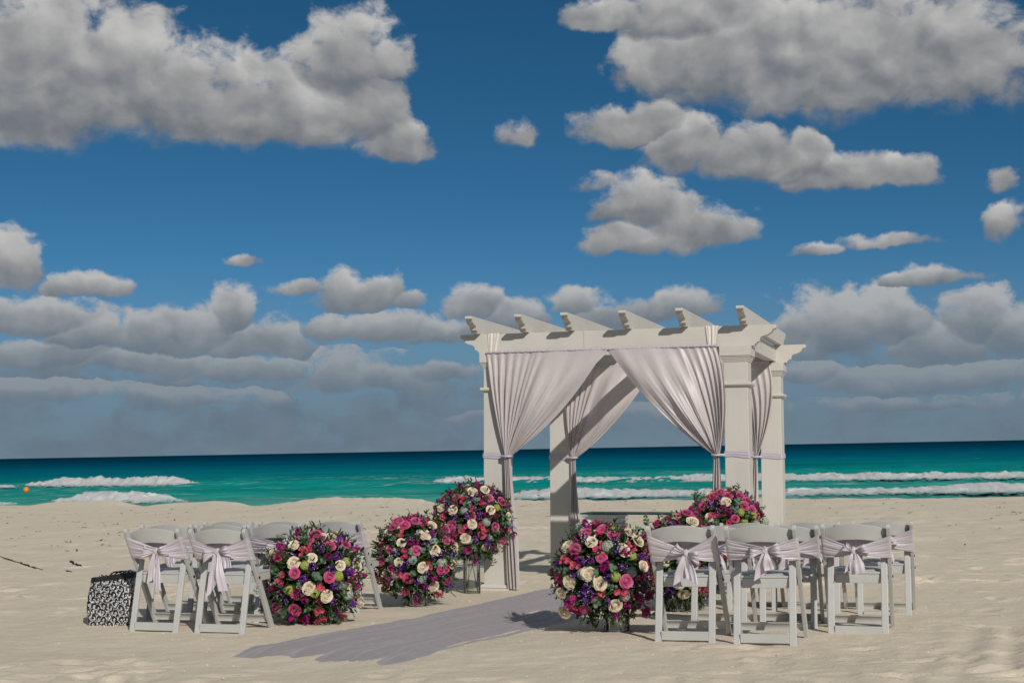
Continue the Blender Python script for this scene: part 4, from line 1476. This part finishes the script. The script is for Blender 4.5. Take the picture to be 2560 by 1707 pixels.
BALLS = [
    # centre x, y, distance, radius px, vase foot x, vase half width, group of seen blooms
    dict(c=(788, 1440), d=11.05, r=126, foot=(800, 1562), vr=0.075, label="rose bouquet hanging almost to the sand beside the two-chair row on the bag's side",
         o=(640, 1300, 5.6),
         cream_rose=[(510, 320), (510, 575), (775, 515), (1200, 635), (735, 950), (985, 1070), (1315, 985), (945, 130), (1105, 165), (1490, 630), (1480, 1190)],
         pink_rose=[(575, 190), (735, 205), (845, 130), (1080, 290), (1290, 310), (285, 470), (540, 735), (1020, 805), (500, 1060), (1490, 905), (255, 1230), (525, 1265)],
         coral_buds=[(300, 810), (700, 360), (900, 950), (910, 1160), (630, 430), (1420, 780), (870, 1290)],
         lime_hydrangea=[(680, 625), (1305, 580), (1165, 795), (395, 985), (815, 1020)], pale_hydrangea=[(1330, 1090)],
         purple_stock=[(1195, 480), (1345, 740), (265, 1050), (345, 1140), (780, 650), (820, 310), (930, 305), (1220, 1030), (1350, 1190), (1530, 780), (450, 460), (1050, 700), (640, 830), (1215, 220), (1110, 940), (1080, 1180)],
         magenta_stock=[(1020, 490), (600, 1080), (160, 960), (205, 930), (1155, 260), (650, 1150), (1560, 1000), (300, 350)],
         eucalyptus_sprig=[(845, 790), (580, 890), (650, 250), (960, 540), (1440, 560), (1170, 920), (1450, 1090), (720, 1290), (240, 1350), (220, 680), (640, 80), (1100, 1390), (380, 1260)]),
    dict(c=(1040, 1392), d=12.45, r=112, foot=(1043, 1525), vr=0.083, label="round rose bouquet over a clear vase, between the other two bouquets on the bag's side",
         o=(900, 1260, 5.6),
         cream_rose=[(570, 525), (925, 410), (1080, 645), (520, 815), (880, 890), (290, 1000), (370, 360), (1040, 1180), (1040, 245), (1340, 860), (1375, 595)],
         pink_rose=[(520, 215), (630, 285), (785, 190), (345, 595), (215, 790), (780, 645), (655, 1050), (1155, 935), (180, 540), (600, 1260), (1265, 940), (1260, 490), (1275, 290)],
         coral_buds=[(565, 405), (550, 1000), (420, 920), (620, 690), (320, 1110), (960, 870), (1100, 1270), (900, 240)],
         pale_hydrangea=[(725, 780), (850, 370), (865, 1080), (440, 630), (1190, 850), (1090, 490), (450, 1020)], lime_hydrangea=[],
         purple_stock=[(800, 440), (670, 490), (1025, 400), (525, 640), (410, 690), (1050, 740), (1340, 720), (1190, 700), (620, 850), (920, 970), (520, 910), (800, 1170), (910, 1200), (1170, 1010)],
         magenta_stock=[(650, 190), (770, 530), (200, 630), (390, 890), (1400, 910), (1030, 1060), (700, 540), (1090, 340)],
         eucalyptus_sprig=[(430, 520), (750, 970), (870, 640), (990, 640), (1010, 870), (1280, 760), (280, 330), (1210, 1210), (480, 1230), (525, 1170), (370, 770), (690, 650)]),
    dict(c=(1183, 1300), d=13.75, r=98, foot=(1180, 1477), vr=0.083, label="round rose bouquet on a tall clear vase in front of the bag-side pergola post",
         o=(1080, 1200, 7.127),
         cream_rose=[(140, 480), (355, 520), (1065, 525), (710, 790), (590, 1020), (720, 160), (960, 160), (1360, 660), (1410, 760), (970, 1250), (1255, 1200), (465, 1180)],
         pink_rose=[(370, 220), (660, 130), (700, 455), (1055, 280), (690, 625), (1270, 370), (905, 1000), (1170, 860), (610, 1290), (340, 800), (330, 1010), (1370, 880), (1355, 1180)],
         coral_buds=[(920, 890), (570, 840), (920, 400), (820, 800), (190, 640), (500, 880)],
         pale_hydrangea=[(535, 510), (990, 760), (1130, 1080), (640, 1100), (620, 370), (540, 200)], lime_hydrangea=[(1200, 480)],
         purple_stock=[(600, 570), (600, 650), (820, 530), (860, 640), (1090, 400), (240, 390), (360, 640), (680, 280), (770, 1120), (830, 560)],
         magenta_stock=[(370, 370), (1250, 940), (660, 950), (820, 230), (880, 330), (990, 620), (1170, 640), (1120, 1260), (90, 860)],
         eucalyptus_sprig=[(780, 320), (1310, 800), (480, 800), (1280, 660), (700, 1180), (1150, 960), (560, 140), (1360, 1000), (1270, 550)]),
    dict(c=(1510, 1430), d=10.15, r=128, foot=(1545, 1574), vr=0.085, label="rose bouquet hanging almost to the sand at the two-chair row far from the bag",
         o=(1370, 1290, 5.406),
         cream_rose=[(575, 300), (1055, 440), (240, 385), (540, 780), (690, 925), (235, 890), (180, 1030), (1310, 680), (905, 1240), (185, 1310), (1260, 315), (1160, 170)],
         pink_rose=[(490, 175), (925, 170), (345, 425), (725, 550), (1040, 880), (475, 1270), (110, 820), (1320, 1310), (760, 110)],
         coral_buds=[(700, 400), (1180, 390), (1300, 850), (690, 1100), (330, 1210), (990, 1030), (350, 660), (220, 590), (700, 180)],
         pale_hydrangea=[(820, 390), (420, 780), (1130, 760), (1065, 1120)], lime_hydrangea=[(1195, 520), (920, 820), (740, 1180)],
         purple_stock=[(920, 290), (930, 420), (470, 240), (420, 600), (560, 600), (800, 840), (1000, 700), (490, 970), (440, 1060), (530, 1070), (460, 1160), (1170, 930), (780, 1210), (260, 790), (1300, 550), (1140, 1000)],
         magenta_stock=[(320, 300), (340, 540), (770, 660), (740, 700), (310, 1110), (1160, 1080), (1240, 1120), (1370, 1090), (590, 1170)],
         eucalyptus_sprig=[(1020, 630), (885, 700), (150, 730), (210, 720), (620, 740), (630, 1180), (1150, 1290), (910, 1410), (70, 980), (780, 1400), (1240, 100), (1410, 1380), (830, 960)]),
    dict(c=(1700, 1402), d=11.6, r=116, foot=(1692, 1539), vr=0.083, label="round rose bouquet seen through the aisle chairs across the aisle from the bag",
         o=(1600, 1200, 7.35),
         cream_rose=[(680, 640), (430, 640), (990, 760), (400, 1500)], pink_rose=[(285, 690), (900, 540), (980, 640), (60, 950), (200, 1400)], coral_buds=[(700, 580), (120, 1150)],
         pale_hydrangea=[], lime_hydrangea=[], purple_stock=[(540, 740), (330, 760)], magenta_stock=[(680, 740), (100, 820), (480, 610)], eucalyptus_sprig=[(40, 680), (860, 640), (560, 600)]),
    dict(c=(1815, 1312), d=13.1, r=94, foot=(1815, 1485), vr=0.083, label="round rose bouquet in front of the pergola post across the aisle from the bag",
         o=(1600, 1200, 7.35),
         cream_rose=[(1580, 360), (1265, 670), (1250, 210), (1150, 290)], pink_rose=[(1125, 445), (1255, 335), (1345, 245), (1490, 190), (1650, 210), (1860, 270), (2010, 360), (2110, 520), (2200, 640)],
         coral_buds=[(1480, 600), (1340, 640)], pale_hydrangea=[], lime_hydrangea=[(1895, 560), (2130, 640)],
         purple_stock=[(1440, 340), (1280, 430), (1230, 360), (1420, 560)], magenta_stock=[(1460, 310), (1530, 450), (1020, 400), (1760, 200)],
         eucalyptus_sprig=[(960, 220), (1080, 220), (1790, 410), (1850, 110), (1000, 520), (2030, 640), (1730, 510)]),
]
VASE_LABELS = ["short clear glass vase almost hidden under the bouquet beside the bag-side two-chair row",
               "clear glass cylinder vase between the other two vases on the bag's side",
               "tall clear glass cylinder vase standing against the bag-side pergola post",
               "clear glass vase almost hidden under the bouquet by the aisle chair across from the bag",
               "clear glass vase with murky water seen between the legs of the aisle chair",
               "glass vase behind the chairs at the pergola post across the aisle from the bag"]
frnd = random.Random(77)
for bi, B in enumerate(BALLS):
    ctr = at_depth(B['c'][0], B['c'][1], B['d'])
    rad = 0.955 * B['r'] / FPX * B['d']
    toc = (Vector((0, 0, HCAM)) - ctr).normalized()
    rt = toc.cross(Vector((0, 0, 1))).normalized() * -1
    up = rt.cross(toc).normalized() * -1
    if up.z < 0: up = -up
    if rt.x < 0: rt = -rt
    fp = at_depth(B['foot'][0], B['foot'][1], B['d'])
    vz = gz(fp.x, ctr.y) - 0.008
    vase_top = max(vz + 0.17, ctr.z - rad * 0.80)
    root = thing("flower_arrangement", B['label'], "bouquet", "round rose bouquets along the aisle", (ctr.x, ctr.y, ctr.z))
    k = rad / 0.40
    f = ob("foliage", FOL[bi % 2], root)
    f.scale = (k, k, k)
    tag(f, kind='stuff')
    c_ = ob("light_block_core", core_me, root)  # dark floral foam sphere added inside the bouquet to block light
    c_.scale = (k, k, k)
    # stems running down into the vase
    mb = MB()
    vx, vy = fp.x - ctr.x, 0.0
    for q in range(4):
        a = frnd.uniform(0, 6.28)
        rr = B['vr'] * 0.8
        p0 = Vector((0.12 * math.cos(a), 0.12 * math.sin(a), -rad * 0.35))
        p1 = Vector((vx * 0.8 + rr * 0.6 * math.cos(a), rr * 0.6 * math.sin(a), vase_top - ctr.z))
        a2 = a + frnd.uniform(1.5, 3.5)
        p2 = Vector((vx + rr * math.cos(a2), rr * math.sin(a2), vz + 0.02 - ctr.z))
        mb.tube([p0, p1, p2], 0.0028, 5)
    ob("stems", mb.mesh("stems", ['stem'], tidy=False), root)

    placed = []
    sh = [frnd.uniform(0, 6.28) for _ in range(4)]

    def lump(n):
        return 1 + 0.05 * math.sin(4.2 * n.x + 3 * n.z + sh[0]) + 0.045 * math.sin(6.1 * n.z - 4 * n.y + sh[1]) + 0.03 * math.sin(9 * n.x + 7 * n.y + sh[2]) + frnd.uniform(-0.035, 0.05)

    def put(kind, n, rr, face=None, sc_=None):
        me = frnd.choice(FM[kind])
        o = ob(kind, me, root)
        o.location = n * (rr * lump(n))
        o.rotation_euler = ((face or n).to_track_quat('Z', 'Y') @ Euler((0, 0, frnd.uniform(0, 6.28))).to_quaternion()).to_euler()
        s = sc_ or frnd.uniform(0.9, 1.12) * (0.84 if 'rose' in kind else 1.0)
        o.scale = (s, s, s)
        placed.append((n, kind))

    lift = {'cream_rose': 0.975, 'pink_rose': 0.96, 'coral_buds': 0.95, 'lime_hydrangea': 0.93, 'pale_hydrangea': 0.93, 'purple_stock': 0.90, 'magenta_stock': 0.90, 'eucalyptus_sprig': 0.94, 'leaf_sprig': 0.9}
    sizes = {'cream_rose': 0.80, 'pink_rose': 0.78, 'coral_buds': 0.95, 'lime_hydrangea': 0.95, 'pale_hydrangea': 1.0, 'purple_stock': 1.0, 'magenta_stock': 0.95, 'eucalyptus_sprig': 1.0, 'leaf_sprig': 1.0}
    for kind in ('cream_rose', 'pink_rose', 'coral_buds', 'lime_hydrangea', 'pale_hydrangea', 'purple_stock', 'magenta_stock', 'eucalyptus_sprig'):
        for (x, y) in crop(*B['o'], B[kind]):
            u, v = (x - B['c'][0]) / B['r'], (B['c'][1] - y) / B['r']
            L = math.hypot(u, v)
            out = 1.0
            if L > 0.97:
                out = min(L, 1.22)
                u, v = u / L * 0.97, v / L * 0.97
            w = math.sqrt(max(0.0, 1 - u * u - v * v))
            n = (rt * u + up * v + toc * w).normalized()
            put(kind, n, rad * lift[kind] * out - 0.02, (n + toc * 0.45 + Vector((0.15, 0, 0.12))).normalized(), sizes[kind] * frnd.uniform(0.90, 1.14))
    # the sides the photograph does not show, and the gaps
    ga = math.pi * (3 - math.sqrt(5))
    mixk = ['cream_rose', 'pink_rose', 'purple_stock', 'eucalyptus_sprig', 'magenta_stock', 'coral_buds', 'pale_hydrangea', 'purple_stock', 'leaf_sprig', 'pink_rose', 'cream_rose', 'leaf_sprig', 'lime_hydrangea']
    N = 150
    for q in range(N):
        zc = 1 - 2 * (q + 0.5) / N
        s_ = math.sqrt(1 - zc * zc)
        n = Vector((s_ * math.cos(ga * q), s_ * math.sin(ga * q), zc))
        near = min((n.angle(m_[0]) for m_ in placed), default=9)
        front = n.dot(toc) > 0.05
        if near < (0.17 if front else 0.20): continue
        kk = frnd.choice(mixk)
        if n.z < -0.82: kk = frnd.choice(['leaf_sprig', 'eucalyptus_sprig', 'eucalyptus_sprig'])
        if front and bi < 4: kk = frnd.choice(['leaf_sprig', 'leaf_sprig', 'magenta_stock', 'magenta_stock', 'purple_stock', 'coral_buds', 'pink_rose'])
        put(kk, n, rad * lift[kk] - 0.02)

    for q in range(16):                                   # stray shoots that break the outline
        n = Vector((frnd.gauss(0, 1), frnd.gauss(0, 1), frnd.gauss(0, 0.8))).normalized()
        put(frnd.choice(['leaf_sprig', 'leaf_sprig', 'eucalyptus_sprig', 'magenta_stock']), n, rad * frnd.uniform(1.0, 1.10) - 0.02, sc_=frnd.uniform(0.7, 1.0))
    # ---------------- its vase
    vs = thing("glass_vase", VASE_LABELS[bi], "vase", "clear glass vases under the bouquets", (fp.x, ctr.y, vz))
    h = vase_top - vz
    r0 = B['vr']

    def wall(rr):
        return lambda u, v: (rr * math.cos(u * 6.28319), rr * math.sin(u * 6.28319), 0.012 + (h - 0.012) * v)
    mb = MB()
    prof = [(0.0, 0.0), (r0 * 0.97, 0.0), (r0, 0.004), (r0, h - 0.002), (r0 - 0.003, h), (r0 - 0.006, h - 0.002), (r0 - 0.006, 0.016), (r0 - 0.010, 0.013), (0.0, 0.012)]
    mb.grid(lambda u, v: (lambda p: (p[0] * math.cos(u * 6.28319), p[0] * math.sin(u * 6.28319), p[1]))(prof[int(round(v * (len(prof) - 1)))]), 40, len(prof), closed_u=True)
    ob("glass_wall", mb.mesh("glass_wall", ['glass'], smooth=False, tidy=False), vs)
    wl = min(0.11, h * 0.45)
    mb = MB()
    pw = [(0.0, 0.014), (r0 - 0.012, 0.014), (r0 - 0.0075, 0.018), (r0 - 0.0075, wl), (0.0, wl)]
    mb.grid(lambda u, v: (lambda p: (p[0] * math.cos(u * 6.28319), p[0] * math.sin(u * 6.28319), p[1]))(pw[int(round(v * (len(pw) - 1)))]), 40, len(pw), closed_u=True)
    ob("water_fill", mb.mesh("water_fill", ['water'], tidy=False), vs)


# ------------------------------------------------------------------ tote bag
bp = on_ground(272, 1566)
bag = thing("tote_bag", "tote bag with black and white scroll print and black trim, standing on the sand", "bag", None, (bp.x, bp.y + 0.07, gz(bp.x, bp.y + 0.07) - 0.006), -0.16)
BW, BD, BH = 0.36, 0.17, 0.385


def bag_fn(u, v):
    a = u * 2 * math.pi
    n = 5.0
    cx, sx = math.cos(a), math.sin(a)
    x = math.copysign(abs(cx) ** (2 / n), cx) * BW / 2
    y = math.copysign(abs(sx) ** (2 / n), sx) * BD / 2
    kx_ = 1.0 + 0.03 * math.sin(v * 3.0) - 0.055 * v
    ky_ = 1.0 + 0.22 * math.sin(v * math.pi * 0.9) - 0.48 * v
    kx_ += 0.035 * math.sin(v * math.pi * 0.8) - 0.05 * max(0.0, 0.12 - v) / 0.12
    lean = 0.020 * v
    top = BH * (1.0 + 0.055 * (x / (BW / 2)))
    z = v * top
    wr = 0.004 * math.sin(9 * v + 3 * x * 12) + 0.005 * math.sin(4 * a + 7 * v)
    return (x * kx_ + lean, y * ky_ + wr, z)


mb = MB().grid(bag_fn, 72, 30, closed_u=True)
mb.add([bag_fn(i / 72, 0) for i in range(72)], [tuple(range(72))])
ob("bag_body", mb.mesh("bag_body", 'bag', smooth=True), bag)


def trim_fn(o_):
    def f(u, v):
        p = Vector(bag_fn(u, 0.905 + 0.10 * v))
        c = Vector((0.020, 0, p.z))
        q = (p - c)
        return c + q * (1 + o_ / max(0.05, q.length))
    return f


mb = MB().grid(trim_fn(0.004), 72, 5, closed_u=True)
mb.grid(trim_fn(-0.003), 72, 5, closed_u=True)
ob("trim_band", mb.mesh("trim_band", 'trim', smooth=True, tidy=False), bag)


def lining(u, v):
    p = Vector(bag_fn(u, 1.0))
    c = Vector((0.02, 0.0, p.z))
    q = c + (p - c) * (0.92 - 0.35 * v)
    q.z += 0.022 * math.sin(v * 2.4) * (0.6 + 0.6 * math.sin(u * 31) * math.sin(u * 17)) - 0.01 * v
    q.y += 0.02
    return q


ob("lining_ruffle", MB().grid(lining, 72, 8, closed_u=True).mesh("lining_ruffle", 'bag', smooth=True, tidy=False), bag)
for yy, xx in ((0.03, 0.07), (-0.015, 0.05)):
    pts = [(xx + 0.06 * math.cos(t), yy, BH - 0.02 + 0.045 * math.sin(t)) for t in [math.pi * i / 10 for i in range(11)]]
    ob("handle", MB().tube(pts, 0.006, 7).mesh("handle", 'trim', smooth=True), bag)


# ------------------------------------------------------------------ bits washed up on the sand
def weed_strand(label, pts, w=0.010):
    P = [on_ground(*p) for p in pts]
    pp = []
    r = random.Random(len(pts) + int(pts[0][0]))
    for i in range(len(P) - 1):
        for k in range(6):
            q = P[i].lerp(P[i + 1], k / 6)
            x, y = q.x + r.gauss(0, 0.012), q.y + r.gauss(0, 0.03)
            pp.append((x, y, gz(x, y) + 0.004 + abs(r.gauss(0, 0.006))))
    rs = [w * r.uniform(0.3, 1.3) for _ in pp]
    mb = MB().tube(pp, rs, 6)
    for i in range(0, len(pp), 3):
        a = Vector(pp[i])
        leaf_quad(mb, a, Vector((r.uniform(-1, 1), r.uniform(-1, 1), 0.2)), Vector((0, 0, 1)), r.uniform(0.02, 0.05), 0.012)
    return tag(ob("seaweed_strand", mb.mesh("seaweed_strand", 'weed', tidy=False)), label, "seaweed", "dried seaweed on the sand")


weed_strand("long dark line of dried seaweed on the open sand past the bag", [(-20, 1390), (30, 1402), (75, 1417), (118, 1427)])
weed_strand("short dark curl of dried seaweed between the long line and the bag", [(178, 1405), (190, 1411), (205, 1416)], 0.014)
weed_strand("small dark scrap of dried seaweed close to the bag", [(164, 1427), (178, 1431)], 0.008)

r = random.Random(91)
mb = MB()
for i in range(480):
    t = r.random()
    y = 17 + 26 * t ** 0.55
    x = r.uniform(-0.44, 0.44) * y
    if y > float(crest_y(x)) - 0.3: continue
    z = gz(x, y)
    s = r.uniform(0.012, 0.042) * (1.6 if r.random() < 0.1 else 1)
    a = r.uniform(0, 6.28)
    for _ in range(r.choice((1, 1, 2, 3))):
        leaf_quad(mb, Vector((x + r.gauss(0, s), y + r.gauss(0, s), z + 0.004)), Vector((math.cos(a), math.sin(a), r.uniform(0.05, 0.4))), Vector((0, 0, 1)), s * 2.4, s * 0.7)
        a += r.uniform(0.5, 2)
tag(ob("seaweed_scraps", mb.mesh("seaweed_scraps", 'weed', tidy=False)), "tiny dark scraps of seaweed scattered over the beach", "seaweed", kind='stuff')
r = random.Random(92)
mb = MB()
for i in range(500):
    y = 7.6 + 8 * r.random()
    x = r.uniform(-0.42, 0.42) * y
    z = gz(x, y)
    s = r.uniform(0.003, 0.009)
    mb.add([(x - s, y, z), (x, y - s, z), (x + s, y, z), (x, y + s, z), (x, y, z + s * 0.9)], [(0, 1, 4), (1, 2, 4), (2, 3, 4), (3, 0, 4)])
tag(ob("shell_grit", mb.mesh("shell_grit", 'sand', tidy=False)), "coarse shell grit strewn over the sand", "shell grit", kind='stuff')

# ------------------------------------------------------------------ a float on the water
fx = ray(65, 1229)
dist = (HCAM - SEA) / -fx.z
fpos = Vector((fx.x * dist, fx.y * dist, SEA + 0.12))
fl = thing("mooring_buoy", "small orange buoy floating in the surf off the beach", "buoy", None, fpos)
prof = [(0.0, -0.30), (0.16, -0.24), (0.30, -0.05), (0.33, 0.08), (0.28, 0.22), (0.15, 0.33), (0.05, 0.37), (0.0, 0.38)]
ob("float_body", MB().grid(lambda u, v: (lambda p: (p[0] * 0.95 * math.cos(u * 6.28319), p[0] * 0.95 * math.sin(u * 6.28319), p[1]))(prof[int(round(v * 7))]), 20, 8, closed_u=True).mesh("float_body", 'orange', smooth=True, tidy=False), fl)
ob("top_ring", MB().tube([(0.07 * math.cos(t), 0, 0.42 + 0.07 * math.sin(t)) for t in [6.283 * i / 12 for i in range(13)]], 0.02, 6).mesh("top_ring", 'black', smooth=True), fl)
